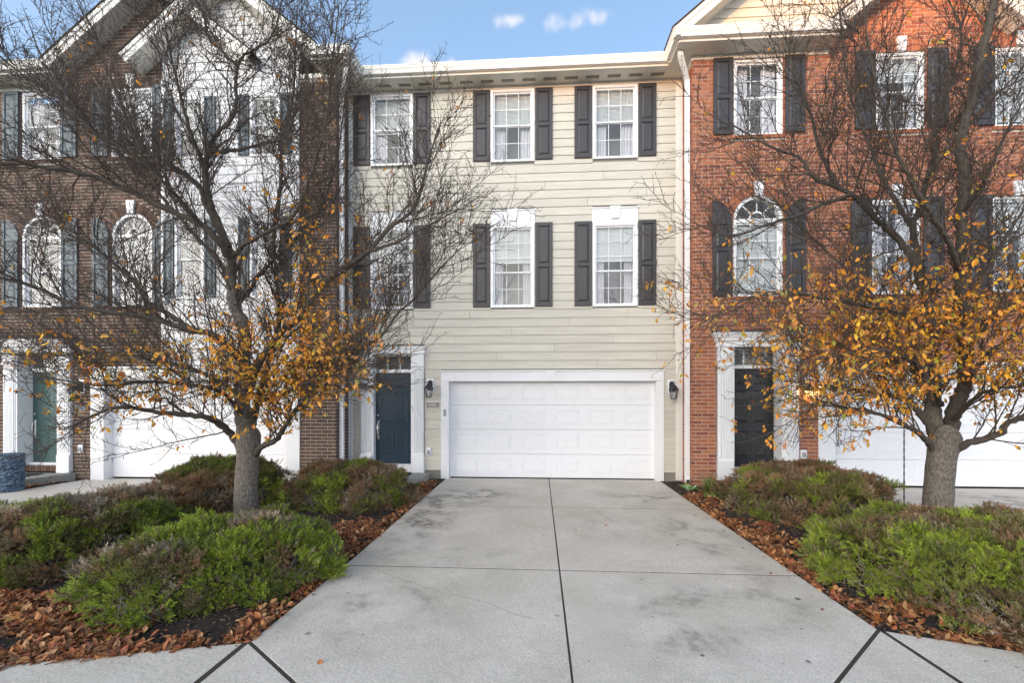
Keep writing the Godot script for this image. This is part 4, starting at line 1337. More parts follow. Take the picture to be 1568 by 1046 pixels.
func leaf_plant(label: String, c: Vector3, sd: int) -> void:
	rng.seed = sd
	var n := thing("broadleaf_plant", label, "plant", c)
	for k in 12:
		var a := k * 2.4
		var e := rng.randf_range(0.55, 1.35)
		var d := Vector3(cos(a) * cos(e), sin(e), sin(a) * cos(e))
		var xf := Transform3D(Basis.looking_at(-d, Vector3(-cos(a) * 0.3, 1, -sin(a) * 0.3)).scaled(Vector3.ONE * rng.randf_range(1.6, 2.5)), c + d * 0.03)
		place(M.leaf_big, "leaf", M.lime if k % 3 > 0 else M.pale_leaf, n, xf)

# fallen leaves spread over strips: [x0, z0, x1, z1, half width, count]
func litter(called: String, label: String, strips: Array, sd: int, parent: Node3D = null) -> void:
	rng.seed = sd
	var xfs := [[], [], []]; var cols := [PackedColorArray(), PackedColorArray(), PackedColorArray()]
	var tones := [Color(0.34, 0.115, 0.035), Color(0.22, 0.075, 0.03), Color(0.42, 0.18, 0.06), Color(0.15, 0.06, 0.03), Color(0.45, 0.25, 0.11), Color(0.28, 0.085, 0.035)]
	var heap := FastNoiseLite.new()
	heap.seed = sd; heap.frequency = 1.6
	for s in strips:
		for k in int(s[5] * 2.2):
			var t := rng.randf()
			var x: float = lerpf(s[0], s[2], t) + rng.randf_range(-1, 1) * s[4]; var z: float = lerpf(s[1], s[3], t) + rng.randf_range(-1, 1) * s[4]
			if heap.get_noise_2d(x * 1.4, z * 1.4) * 1.6 + rng.randf_range(-0.45, 0.65) < 0.0:
				continue
			var y := bed_height(x, z) + rng.randf_range(0.004, 0.035)
			var d := Vector3(rng.randf_range(-1, 1), rng.randf_range(-0.4, 0.4), rng.randf_range(-1, 1)).normalized()
			var up := Vector3(rng.randf_range(-0.7, 0.7), 1, rng.randf_range(-0.7, 0.7)) * (1.0 if rng.randf() < 0.6 else -1.0)
			var sc := 0.26 + 0.62 * pow(rng.randf(), 1.6)
			var w := rng.randi() % 3
			xfs[w].append(Transform3D(Basis.looking_at(-d, up).scaled(Vector3(sc, sc, sc)), Vector3(x, y, z)))
			var c: Color = tones[rng.randi() % tones.size()]
			var j := rng.randf_range(0.65, 1.2)
			cols[w].append(Color(c.r * j, c.g * j, c.b * j))
	for s in strips:
		if s[6] == 0.0:
			continue
		for k in int(absf(s[6])):
			var t := rng.randf()
			var x: float = lerpf(s[0], s[2], t) + signf(s[6]) * (0.1 + 0.55 * pow(rng.randf(), 2.6)); var z: float = lerpf(s[1], s[3], t)
			var w := rng.randi() % 3
			var sc := rng.randf_range(0.2, 0.6)
			xfs[w].append(Transform3D(Basis(Vector3.UP, rng.randf() * TAU).scaled(Vector3(sc, sc, sc)), Vector3(x, 0.012, z)))
			var c: Color = tones[rng.randi() % tones.size()]
			cols[w].append(c)
	var n := thing(called, label, "leaf litter", Vector3(strips[0][0], 0, strips[0][1]))
	stuff(n)
	for w in 3:
		multi(M.fallen[w], xfs[w], cols[w], "dry_leaves", M.litter_mix, n)

func bed_height(x: float, z: float) -> float:
	var e := 0.0
	if x < 0.0:
		e = minf(minf(-2.2 - x, x + 6.35), minf(z - 0.4, 7.05 + (-2.25 - x) * 0.25 - z))
	else:
		e = minf(minf(x - 2.75, 5.9 - x), minf(z - 0.4, 6.55 + (x - 2.75) * 0.33 - z))
	return -0.015 + 0.07 * smoothstep(0.0, 0.7, e)

# a sheet of mulch between two x limits with its own back and front lines
func mulch_bed(called: String, x0: float, x1: float, back: Callable, front: Callable, sd: int) -> MeshInstance3D:
	var f := FastNoiseLite.new()
	f.seed = sd; f.frequency = 6.0; f.fractal_octaves = 3
	var mb := MB.new()
	var nx := int((x1 - x0) / 0.06); var nz := 90
	var hts := func(i: int, j: int) -> Vector3:
		var x := lerpf(x0, x1, float(i) / nx)
		var z := lerpf(back.call(x), front.call(x), float(j) / nz)
		return Vector3(x, bed_height(x, z) + 0.02 * f.get_noise_2d(x, z) + 0.006 * f.get_noise_2d(x * 7.0, z * 7.0), z)
	for i in nx:
		for j in nz:
			mb.quad(hts.call(i, j + 1), hts.call(i, j), hts.call(i + 1, j), hts.call(i + 1, j + 1))
	var o := build(mb, called, M.mulch)
	structure(o)
	var cr := RandomNumberGenerator.new()
	cr.seed = sd
	var xfs := []; var cols := PackedColorArray()
	var cm := MB.new()
	cm.hexa([Vector3(-0.5, -0.1, -0.13), Vector3(0.45, -0.1, -0.16), Vector3(0.5, -0.1, 0.1), Vector3(-0.42, -0.1, 0.15), Vector3(-0.45, 0.1, -0.1), Vector3(0.4, 0.12, -0.14), Vector3(0.44, 0.08, 0.12), Vector3(-0.5, 0.1, 0.1)])
	for k in 11000:
		var x := cr.randf_range(x0 + 0.01, x1 - 0.01)
		var z := lerpf(back.call(x) + 0.02, front.call(x) - 0.02, cr.randf())
		var sc := cr.randf_range(0.012, 0.045)
		xfs.append(Transform3D(Basis.from_euler(Vector3(cr.randf_range(-0.5, 0.5), cr.randf() * TAU, cr.randf_range(-0.5, 0.5))).scaled(Vector3(sc, sc, sc)), Vector3(x, bed_height(x, z) + 0.008, z)))
		var t := cr.randf_range(0.5, 1.6)
		cols.append(Color(0.075 * t, 0.048 * t, 0.033 * t))
	multi(cm.mesh(), xfs, cols, "bark_chips", M.litter_mix, o)
	return o

# concrete slab from a convex outline in x,z with eased edges
func slab(parent: Node3D, poly: Array, top: float, thick: float, called: String = "slab", m: Material = null) -> void:
	var mb := MB.new()
	var p := PackedVector2Array(poly)
	var area := 0.0
	for k in p.size():
		area += p[k].cross(p[(k + 1) % p.size()])
	if area < 0.0:
		p.reverse()
	var cnt := p.size()
	var g := 0.008; var b := 0.0015
	var inset := func(d: float) -> Array:
		var out := []
		for k in cnt:
			var a := p[(k + cnt - 1) % cnt]; var q := p[k]; var c := p[(k + 1) % cnt]
			var n0 := Vector2(-(q - a).y, (q - a).x).normalized(); var n1 := Vector2(-(c - q).y, (c - q).x).normalized()
			var bis := (n0 + n1).normalized()
			out.append(q + bis * d / maxf(0.3, bis.dot(n0)))
		return out
	var o: Array = inset.call(g); var q: Array = inset.call(g + b)
	var uvf := func(v: Vector2) -> Vector2: return Vector2((v.x + 5.0) / 10.0, (v.y + 1.0) / 10.0)
	var tri := Geometry2D.triangulate_polygon(PackedVector2Array(q))
	var k0 := mb.v.size()
	for k in cnt:
		mb.vert(Vector3(q[k].x, top, q[k].y), Vector3.UP, uvf.call(q[k]))
	for k in range(0, tri.size(), 3):
		var ta := mb.v[k0 + tri[k]]
		var turned := (mb.v[k0 + tri[k + 2]] - ta).cross(mb.v[k0 + tri[k + 1]] - ta).y < 0.0
		mb.i.append(k0 + tri[k]); mb.i.append(k0 + tri[k + 2 if turned else k + 1]); mb.i.append(k0 + tri[k + 1 if turned else k + 2])
	for k in cnt:
		var m2 := (k + 1) % cnt
		var s := mb.v.size()
		mb.quad(Vector3(o[k].x, top - b * 0.7, o[k].y), Vector3(q[k].x, top, q[k].y), Vector3(q[m2].x, top, q[m2].y), Vector3(o[m2].x, top - b * 0.7, o[m2].y))
		mb.quad(Vector3(o[k].x, top - thick, o[k].y), Vector3(o[k].x, top - b * 0.7, o[k].y), Vector3(o[m2].x, top - b * 0.7, o[m2].y), Vector3(o[m2].x, top - thick, o[m2].y))
		for j in range(s, mb.v.size()):
			mb.uv[j] = uvf.call(Vector2(mb.v[j].x, mb.v[j].z))
	build(mb, called, m if m != null else M.concrete, parent)

func pavement(called: String, at: Vector3) -> Node3D:
	var o := Node3D.new()
	o.name = numbered(called)
	add_child(o)
	o.position = at
	structure(o)
	return o

# ---------------------------------------------------------------- materials
func make_materials() -> void:
	var paint := grain(256, 0.03, 3, 0.97, 1.0, 21)
	var paint_n := bump(256, 0.12, 3, 1.2, 22)
	mat("trim", lin(0.80, 0.80, 0.81), 0.45, paint, 0.8, paint_n, 0.12)
	mat("trim_warm", lin(0.80, 0.785, 0.74), 0.45, paint, 0.8, paint_n, 0.12)
	mat("vinyl", lin(0.82, 0.82, 0.83), 0.35)
	mat("garage", lin(0.80, 0.80, 0.82), 0.42, paint, 0.5, bump(256, 0.25, 2, 0.6, 23), 0.12)
	mat("soffit", lin(0.72, 0.69, 0.60), 0.6, paint, 0.8)
	mat("vent", lin(0.33, 0.31, 0.27), 0.7)
	mat("shingle", lin(0.055, 0.045, 0.04), 0.95, grain(256, 0.05, 3, 0.5, 1.0, 24), 2.0)
	mat("flashing", lin(0.05, 0.055, 0.065), 0.6)
	var board_n := bump(512, 0.09, 4, 2.0, 25)
	var board_t := grain(512, 0.012, 4, 0.88, 1.0, 26)
	var bs := []
	for k in 3:
		var f: float = [1.0, 0.965, 1.02][k]
		var m := mat("beige%d" % k, lin(0.65 * f, 0.61 * f, 0.525 * f), 0.55, board_t, 0.35, board_n, 0.22)
		m.uv1_scale = Vector3(0.12, 1.4, 0.35)
		bs.append(m)
	M["beige"] = bs
	var ws := []
	for k in 2:
		var m := mat("whiteboard%d" % k, lin(0.79 - 0.02 * k, 0.79 - 0.02 * k, 0.80 - 0.02 * k), 0.5, board_t, 0.35, board_n, 0.2)
		m.uv1_scale = Vector3(0.12, 1.4, 0.35)
		ws.append(m)
	M["white_boards"] = ws
	mat("foundation", lin(0.33, 0.31, 0.27), 0.9, grain(256, 0.06, 4, 0.75, 1.0, 27), 1.5)
	var brick_t := grain(512, 0.035, 5, 0.62, 1.0, 28)
	var brick_n := bump(512, 0.11, 4, 3.0, 29)
	var reds := [Color(0.57, 0.19, 0.09), Color(0.47, 0.145, 0.075), Color(0.63, 0.235, 0.115), Color(0.52, 0.19, 0.11), Color(0.36, 0.11, 0.068), Color(0.61, 0.20, 0.085)]
	var browns := [Color(0.16, 0.092, 0.066), Color(0.13, 0.076, 0.056), Color(0.19, 0.11, 0.078), Color(0.145, 0.088, 0.066), Color(0.21, 0.115, 0.078), Color(0.11, 0.066, 0.05)]
	for pair in [["red_brick", reds], ["brown_brick", browns]]:
		var l := []
		for k in pair[1].size():
			var c: Color = pair[1][k]
			var m := mat("%s%d" % [pair[0], k], c.linear_to_srgb(), 0.85, brick_t, 2.4, brick_n, 0.55)
			m.set_meta("lin", c)
			l.append(m)
		M[pair[0]] = l
		vcol(mat(pair[0] + "_joined", Color(1, 1, 1), 0.85, brick_t, 2.4, brick_n, 0.55))
	var mort_t := grain(512, 0.05, 4, 0.7, 1.0, 30)
	mat("mortar", lin(0.70, 0.60, 0.50), 0.95, mort_t, 2.0)
	mat("mortar_grey", lin(0.60, 0.54, 0.46), 0.95, mort_t, 2.0)
	var shut_t := grain(256, 0.03, 3, 0.8, 1.0, 31)
	mat("shutter_dark", lin(0.040, 0.037, 0.042), 0.42, shut_t, 1.2)
	mat("shutter_slate", lin(0.085, 0.12, 0.145), 0.5, shut_t, 1.2)
	mat("door_navy", lin(0.016, 0.04, 0.066), 0.32, shut_t, 1.5)
	mat("door_black", lin(0.016, 0.017, 0.019), 0.33, shut_t, 1.5)
	mat("door_teal", lin(0.055, 0.12, 0.115), 0.35, shut_t, 1.5)
	var g := mat("glass", Color(0.82, 0.86, 0.88, 0.07), 0.0)
	g.transparency = BaseMaterial3D.TRANSPARENCY_ALPHA
	g.metallic_specular = 1.0
	mat("blind", lin(0.68, 0.71, 0.71), 0.6)
	var sh := mat("sheer", lin(0.56, 0.56, 0.6), 0.9)
	sh.backlight_enabled = true
	sh.backlight = Color(0.5, 0.5, 0.5)
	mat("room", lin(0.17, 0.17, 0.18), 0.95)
	mat("nickel", lin(0.66, 0.64, 0.60), 0.25).metallic = 0.9
	mat("black_rubber", lin(0.015, 0.015, 0.016), 0.8)
	mat("grey_plastic", lin(0.30, 0.31, 0.33), 0.5)
	mat("lamp_metal", lin(0.022, 0.022, 0.025), 0.38)
	mat("bulb", lin(0.8, 0.8, 0.76), 0.3)
	var bl := mat("bulb_lit", lin(0.9, 0.8, 0.6), 0.3)
	bl.emission_enabled = true
	bl.emission = Color(1.0, 0.8, 0.45)
	bl.emission_energy_multiplier = 5.0
	mat("plaque_grey", lin(0.16, 0.155, 0.15), 0.6)
	mat("plaque_slate", lin(0.10, 0.12, 0.14), 0.6)
	mat("plaque_letter", lin(0.68, 0.66, 0.60), 0.5)
	mat("slate_letter", lin(0.26, 0.29, 0.31), 0.5)
	var c := mat("concrete", lin(0.72, 0.68, 0.615), 0.9)
	c.albedo_texture = concrete_texture()
	c.normal_enabled = true
	c.normal_texture = bump(1024, 0.22, 3, 2.2, 33)
	c.normal_scale = 0.14
	mat("step_concrete", lin(0.40, 0.385, 0.35), 0.9, grain(512, 0.05, 4, 0.78, 1.0, 34), 1.0, bump(512, 0.2, 3, 2.0, 35), 0.3)
	mat("soil", lin(0.055, 0.045, 0.035), 1.0, grain(512, 0.03, 4, 0.5, 1.0, 36), 0.8)
	mat("joint_dirt", lin(0.10, 0.08, 0.06), 1.0, grain(256, 0.15, 3, 0.4, 1.0, 49), 4.0)
	mat("mulch", lin(0.055, 0.036, 0.026), 1.0, grain(512, 0.06, 5, 0.35, 1.0, 37), 1.3, bump(512, 0.12, 4, 6.0, 38), 1.0)
	mat("mat_fibre", lin(0.022, 0.022, 0.022), 1.0, grain(256, 0.2, 2, 0.5, 1.0, 39), 3.0)
	var bark_t := grain(512, 0.025, 5, 0.25, 1.0, 40)
	var b := mat("bark", lin(0.44, 0.385, 0.32), 0.95, bark_t, 2.2, bump(512, 0.05, 5, 12.0, 41), 1.0)
	b.uv1_scale = Vector3(2.4, 1.1, 2.4)
	b = mat("bark_limb", lin(0.22, 0.182, 0.143), 0.95, bark_t, 3.0, bump(512, 0.07, 4, 5.0, 42), 0.8)
	mat("bark_twig", lin(0.075, 0.056, 0.044), 0.9)
	for q in [["leaf_orange", Color(0.64, 0.245, 0.018)], ["leaf_gold", Color(0.68, 0.36, 0.022)], ["leaf_rust", Color(0.42, 0.14, 0.022)], ["leaf_olive", Color(0.30, 0.29, 0.035)], ["leaf_tan", Color(0.46, 0.24, 0.06)]]:
		var m := mat(q[0], q[1].linear_to_srgb(), 0.6)
		m.backlight_enabled = true
		m.backlight = Color(0.55, 0.55, 0.55)
	var lm := vcol(mat("leaf_mix", Color(1, 1, 1), 0.6))
	lm.backlight_enabled = true
	lm.backlight = Color(0.55, 0.55, 0.55)
	vcol(mat("litter_mix", Color(1, 1, 1), 0.75))
	var ju := vcol(mat("juniper", Color(1, 1, 1), 0.7))
	ju.backlight_enabled = true
	ju.backlight = Color(0.1, 0.1, 0.1)
	mat("inner_twig", lin(0.17, 0.13, 0.09), 1.0, grain(256, 0.12, 4, 0.5, 1.0, 43), 5.0)
	mat("dead_stem", lin(0.22, 0.185, 0.15), 0.95)
	mat("blade_green", lin(0.115, 0.21, 0.035), 0.5)
	mat("blade_dark", lin(0.06, 0.105, 0.025), 0.5)
	mat("blade_straw", lin(0.36, 0.29, 0.13), 0.7)
	mat("lime", lin(0.20, 0.42, 0.05), 0.5)
	mat("pale_leaf", lin(0.45, 0.60, 0.42), 0.5)
	mat("iron", lin(0.012, 0.012, 0.013), 0.45)
	mat("tarp", lin(0.11, 0.18, 0.27), 0.5, grain(256, 0.04, 4, 0.6, 1.0, 44), 3.0, bump(256, 0.05, 4, 5.0, 45), 0.8)
	mat("stone", lin(0.42, 0.40, 0.37), 0.9, grain(256, 0.05, 4, 0.6, 1.0, 46), 4.0)
	mat("block_brick", lin(0.30, 0.13, 0.085), 0.9, brick_t, 0.8)
	mat("block_glass", lin(0.05, 0.06, 0.07), 0.08)
	mat("asphalt", lin(0.1, 0.1, 0.1), 0.95, grain(512, 0.1, 3, 0.7, 1.0, 47), 0.7)
	mat("lawn", lin(0.15, 0.165, 0.065), 0.95, grain(512, 0.1, 3, 0.6, 1.0, 48), 0.5)
	M["sprays"] = [spray_mesh(1), spray_mesh(2), spray_mesh(3)]
	M["fallen"] = [leaf_mesh(0.085, 0.055, 0.05), leaf_mesh(0.1, 0.06, -0.03), lobed_leaf(0.055, 0.35)]
	M["leaf_big"] = leaf_mesh(0.09, 0.06, 0.02)

# ---------------------------------------------------------------- the houses
func P2(a: Array) -> PackedVector2Array:
	var p := PackedVector2Array()
	for k in range(0, a.size(), 2):
		p.append(Vector2(a[k], a[k + 1]))
	return p

const EAVE := 9.17

func downspout(house: Node3D, pts: Array, straps: Array) -> void:
	var n := part_node("downspout", house, pts[pts.size() - 1])
	var d := MB.new()
	rect_tube(d, pts, 0.048, 0.036)
	build(d, "pipe", M.trim, n)
	for y in straps:
		var s := MB.new()
		var x: float = pts[pts.size() - 3].x; var z: float = pts[pts.size() - 3].z
		s.box(x - 0.053, x + 0.053, y, y + 0.04, z - 0.041, z + 0.041)
		build(s, "strap", M.trim, n)
	var e: Vector3 = pts[pts.size() - 1]
	var o := MB.new()
	o.box(e.x - 0.036, e.x + 0.036, e.y - 0.006, e.y + 0.05, e.z + 0.028, e.z + 0.0385)
	build(o, "outlet_mouth", M.black_rubber, n)

func main_house() -> void:
	var h := thing("beige_townhouse", "three storey beige clapboard townhouse with black shutters, navy door and double garage", "house", Vector3(-0.6, 0, 0))
	var wins := []
	for cx in [-3.485, -0.625, 1.73]:
		wins.append([cx - 0.51, cx + 0.51, 7.4, 9.09, false, 2, 2, 0.5])
		wins.append([cx - 0.51, cx + 0.51, 4.0, 5.92, false, 3, 2, 0.42])
	var holes := []
	for w in wins:
		holes.append([w[0], w[1], w[2], w[3] + (0.34 if w[3] < 7.0 else 0.0), false])
	holes.append([-2.31, 2.83, -0.1, 2.54, false])
	holes.append([-4.24, -2.7, -0.1, 3.12, false])
	var outline := P2([-4.54, 0.2, 3.25, 0.2, 3.25, EAVE, -4.54, EAVE])
	var bk := MB.new()
	backing(bk, outline, holes, -0.006)
	build(bk, "wall_sheathing", M.foundation, h)
	siding(h, P2([-4.44, 0.2, 3.1, 0.2, 3.1, 9.1, -4.44, 9.1]), 0.2, 9.1, holes, 0.0, M.beige, 0.1978, true)
	for q in [[-4.54, -4.24], [-2.7, -2.31], [2.83, 3.25]]:
		var fd := MB.new()
		fd.box(q[0], q[1], -0.1, 0.195, -0.2, -0.01)
		build(fd, "foundation", M.foundation, h)
	var cb := MB.new()
	cb.plate(3.1, 3.249, 0.02, 9.1, -0.01, 0.034, 0.004)
	build(cb, "corner_board", M.trim_warm, h)
	cb = MB.new()
	cb.plate(-4.539, -4.44, 0.02, 9.1, -0.01, 0.034, 0.004)
	build(cb, "corner_board", M.trim_warm, h)
	var fz := MB.new()
	fz.plate(-4.54, 3.25, 9.1, EAVE, -0.02, 0.04, 0.004)
	build(fz, "frieze_board", M.trim_warm, h)
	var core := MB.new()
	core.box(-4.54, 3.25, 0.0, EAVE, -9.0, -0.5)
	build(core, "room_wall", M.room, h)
	# windows and shutters
	for k in wins.size():
		var w: Array = wins[k]
		var dress := []
		if w[2] > 7.0:
			dress = [["blind", 0.46 if k != 0 else 0.5], ["curtain", 0.3]]
		else:
			dress = [["blind", 0.42], ["curtain", 0.24]]
		window(h, w[0], w[1], w[2], w[3], 0.012, w[5], w[6], false, dress, w[7])
		var sy := [w[2] + 0.03, w[3] - 0.01]
		if w[2] < 7.0:
			sy = [4.02, 5.965]
		shutter(h, w[0] - 0.415, w[0] - 0.02, sy[0], sy[1], 0.022, M.shutter_dark)
		shutter(h, w[1] + 0.02, w[1] + 0.415, sy[0], sy[1], 0.022, M.shutter_dark)
		if w[2] < 7.0:
			var hd := MB.new()
			hd.plate(w[0] - 0.01, w[1] + 0.01, w[3], w[3] + 0.33, -0.01, 0.04, 0.006)
			hd.plate(w[0] - 0.03, w[1] + 0.03, w[3] + 0.33, w[3] + 0.36, -0.01, 0.06, 0.006)
			keystone(hd, (w[0] + w[1]) * 0.5, w[3] + 0.09, w[3] + 0.375, 0.24, 0.03, 0.085)
			build(hd, "window_header", M.trim, h)
	# garage
	garage_door(h, -2.14, 2.67, 0.0, 2.31, -0.14, 6, "wide white sectional garage door under the beige wall")
	var gt := part_node("garage_trim", h, Vector3(0.26, 0, 0))
	var t := MB.new()
	t.plate(-2.31, -2.12, 0.0, 2.285, -0.19, 0.045, 0.005)
	build(t, "side_casing", M.trim, gt)
	t = MB.new()
	t.plate(2.65, 2.83, 0.0, 2.285, -0.19, 0.045, 0.005)
	build(t, "side_casing", M.trim, gt)
	t = MB.new()
	t.plate(-2.31, 2.83, 2.287, 2.51, -0.19, 0.048, 0.005)
	t.plate(-2.335, 2.855, 2.512, 2.545, -0.02, 0.07, 0.006)
	keystone(t, 0.26, 2.29, 2.53, 0.22, 0.03, 0.085)
	build(t, "head_casing", M.trim, gt)
	# entrance
	door_surround(h, -4.24, -3.95, -2.99, -2.7, 0.14, 0.33, 2.575, 2.95, 3.14, 0.0, -0.08, false)
	front_door(h, -3.91, -3.03, 0.33, 2.5, -0.09, M.door_navy, "navy blue six panel front door with silver handle")
	# eaves
	var so := MB.new()
	so.box(-4.1, 2.82, EAVE, EAVE + 0.03, -0.1, 0.44)
	var sn := build(so, "soffit", M.soffit, h)
	for k in 14:
		var v := MB.new()
		var x := -3.75 + k * 0.48
		v.box(x, x + 0.3, EAVE - 0.004, EAVE + 0.01, 0.16, 0.25)
		for s in 5:
			v.box(x + 0.01, x + 0.29, EAVE - 0.007, EAVE - 0.004, 0.168 + s * 0.016, 0.174 + s * 0.016)
		build(v, "soffit_vent", M.vent, sn)
	var fb := MB.new()
	fb.box(-4.1, 2.82, EAVE - 0.012, EAVE + 0.2, 0.44, 0.465)
	build(fb, "fascia", M.trim_warm, h)
	var gu := MB.new()
	extrude(gu, GUTTER, Vector3(-4.12, EAVE + 0.035, 0.466), Vector3(2.83, EAVE + 0.035, 0.466), Vector3(0, 0, 1))
	build(gu, "gutter", M.trim_warm, h)
	var rf := MB.new()
	rf.hexa([Vector3(-4.6, EAVE + 0.19, 0.5), Vector3(3.3, EAVE + 0.19, 0.5), Vector3(3.3, EAVE + 0.19, 0.52), Vector3(-4.6, EAVE + 0.19, 0.52), Vector3(-4.6, 11.9, -6.0), Vector3(3.3, 11.9, -6.0), Vector3(3.3, 11.94, -6.0), Vector3(-4.6, 11.94, -6.0)])
	build(rf, "roof", M.shingle, h)
	var kp := MB.new()
	kp.plate(-2.24, -2.19, 1.47, 1.63, 0.044, 0.066, 0.006)
	build(kp, "garage_keypad", M.grey_plastic, h)

func side_house(left: bool) -> void:
	var z := 0.66
	var h: Node3D
	var key := "brown_brick" if left else "red_brick"
	var shut: Material = M.shutter_slate if left else M.shutter_dark
	if left:
		h = thing("brown_brick_townhouse", "dark brown brick townhouse with white clapboard bay, slate shutters and teal door", "house", Vector3(-9.0, 0, z))
	else:
		h = thing("red_brick_townhouse", "red brick townhouse with dark shutters and black front door", "house", Vector3(7.5, 0, z))
	var rects := []    # x0 x1 y0 y1 rows-top rows-bottom
	var arches := []
	var holes := []
	var outline: PackedVector2Array
	if left:
		rects = [[-12.12, -11.14, 7.47, 9.06, 2, 2], [-9.9, -8.88, 7.47, 9.06, 2, 2]]
		arches = [[-12.12, -11.12, 4.02, 5.66], [-9.88, -8.88, 4.02, 5.66]]
		holes = [[-12.51, -10.82, -0.2, 3.26, false], [-10.37, -8.0, -0.2, 2.6, false]]
		outline = P2([-14.2, 0.0, -8.63, 0.0, -8.63, 11.27, -10.95, 9.41, -10.95, EAVE, -14.2, EAVE])
	else:
		rects = [[4.11, 5.12, 7.46, 9.08, 2, 2], [6.98, 7.95, 7.46, 9.08, 2, 2], [9.3, 10.27, 7.46, 9.08, 2, 2], [6.9, 7.87, 4.05, 6.03, 3, 2], [9.25, 10.22, 4.05, 6.03, 3, 2]]
		arches = [[4.1, 5.12, 4.05, 5.67]]
		holes = [[3.74, 5.43, -0.2, 3.3, false], [5.82, 11.5, -0.2, 2.6, false]]
		outline = P2([3.25, 0.0, 12.6, 0.0, 12.6, EAVE, 11.2, EAVE, 11.2, 9.35, 8.61, 11.42, 6.02, 9.35, 6.02, EAVE, 3.25, EAVE])
	for w in rects:
		holes.append([w[0], w[1], w[2], w[3], false])
	for w in arches:
		holes.append([w[0], w[1], w[2], w[3], true])
	var bk := MB.new()
	backing(bk, outline, holes, z)
	var mort: Material = M.mortar_grey if left else M.mortar
	# brick heads and sills need their own gaps in the running bond
	var bond := holes.duplicate()
	for w in rects:
		if w[3] < 9.07 or not left:
			bond.append([w[0] - 0.08, w[1] + 0.08, w[3] - 0.001, w[3] + 0.24, false])
		bond.append([w[0] - 0.06, w[1] + 0.06, w[2] - 0.085, w[2] + 0.001, false])
	for w in arches:
		bond.append([w[0] - 0.06, w[1] + 0.06, w[2] - 0.085, w[2] + 0.001, false])
	var vs := MB.new()
	var list := lay_bricks(outline, 0.0, 11.4, bond, 0.245)
	if left:
		var pil := P2([-5.37, 0.0, -4.545, 0.0, -4.545, EAVE, -5.37, EAVE])
		backing(bk, pil, [], z)
		list.append_array(lay_bricks(pil, 0.0, EAVE - 0.1, [], 0.0))
	# side return towards the beige house
	var xs := -4.54 if left else 3.25
	var fc := 1.0 if left else -1.0
	if left:
		bk.quad(Vector3(xs, -0.1, z), Vector3(xs, EAVE, z), Vector3(xs, EAVE, -0.02), Vector3(xs, -0.1, -0.02))
	else:
		bk.quad(Vector3(xs, -0.1, -0.02), Vector3(xs, EAVE, -0.02), Vector3(xs, EAVE, z), Vector3(xs, -0.1, z))
	brick_return(vs, key, xs, fc, 0.03, z - 0.004, 0.0, EAVE - 0.1)
	for w in rects:
		# flat arch of bricks on end with a white keystone, rowlock sill
		if w[3] < 9.07 or not left:
			soldier_row(vs, key, w[0] - 0.07, w[1] + 0.07, w[3] + 0.005, w[3] + 0.232, z)
			var ks := MB.new()
			keystone(ks, (w[0] + w[1]) * 0.5, w[3] + 0.0, w[3] + 0.29, 0.2, z - 0.01, z + 0.05)
			build(ks, "keystone", M.trim, h)
		soldier_row(vs, key, w[0] - 0.05, w[1] + 0.05, w[2] - 0.08, w[2] - 0.006, z, 0.03)
	for w in arches:
		var cx: float = (w[0] + w[1]) * 0.5; var r: float = (w[1] - w[0]) * 0.5
		arch_ring(vs, key, cx, w[3], r + 0.008, r + 0.235, 0.0, PI, 23, z)
		soldier_row(vs, key, w[0] - 0.05, w[1] + 0.05, w[2] - 0.08, w[2] - 0.006, z, 0.03)
		var ks := MB.new()
		keystone(ks, cx, w[3] + r - 0.02, w[3] + r + 0.28, 0.2, z - 0.01, z + 0.055)
		build(ks, "keystone", M.trim, h)
	build(bk, "mortar", mort, h)
	var clear := func(c: Vector3) -> bool:
		if left:
			return (c.y < 2.4) or (c.x > -5.4) or (c.x < -8.0 and c.y > 9.2)
		return (c.x < 6.2) and (c.y < 3.2 or c.y > 6.3)
	brickwork(h, list, z, key, clear, vs)
	# windows
	for k in rects.size():
		var w: Array = rects[k]
		var dress := []
		match k % 3:
			0: dress = [["curtain", 0.34]]
			1: dress = [["blind", 0.3], ["curtain", 0.25]]
			2: dress = [["blind", 0.9]]
		window(h, w[0], w[1], w[2], w[3], z - 0.05, w[4], w[5], false, dress, 0.5 if w[4] == 2 else 0.42)
		shutter(h, w[0] - 0.43, w[0] - 0.03, w[2] + 0.02, w[3] + 0.02, z + 0.012, shut)
		shutter(h, w[1] + 0.03, w[1] + 0.43, w[2] + 0.02, w[3] + 0.02, z + 0.012, shut)
	for k in arches.size():
		var w: Array = arches[k]
		window(h, w[0], w[1], w[2], w[3], z - 0.05, 2, 2, true, [["blind", 0.92]] if k == 1 or not left else [["curtain", 0.2]], 0.5)
		shutter(h, w[0] - 0.44, w[0] - 0.04, w[2], w[3] + 0.42, z + 0.012, shut, -1)
		shutter(h, w[1] + 0.04, w[1] + 0.44, w[2], w[3] + 0.42, z + 0.012, shut, 1)
	# entrance
	var yb := 0.16
	if left:
		door_surround(h, -12.51, -12.19, -11.14, -10.82, yb, 0.36, 2.6, 2.97, 3.34, z, 0.4, true)
		front_door(h, -12.15, -11.18, 0.36, 2.525, 0.39, M.door_teal, "teal six panel front door with silver handle")
		var rs := MB.new()
		soldier_row(rs, key, -12.19, -11.14, 0.165, 0.3, z - 0.11, 0.02, 0.075)
		build(rs, "brick_threshold", M[key + "_joined"], h)
	else:
		door_surround(h, 3.75, 4.07, 5.1, 5.42, yb, 0.4, 2.61, 2.99, 3.35, z, 0.4, true)
		front_door(h, 4.11, 5.06, 0.4, 2.535, 0.39, M.door_black, "black six panel front door with silver handle set")
	# garage
	var ga := -10.37 if left else 5.82
	var gb := -5.37 if left else 11.4
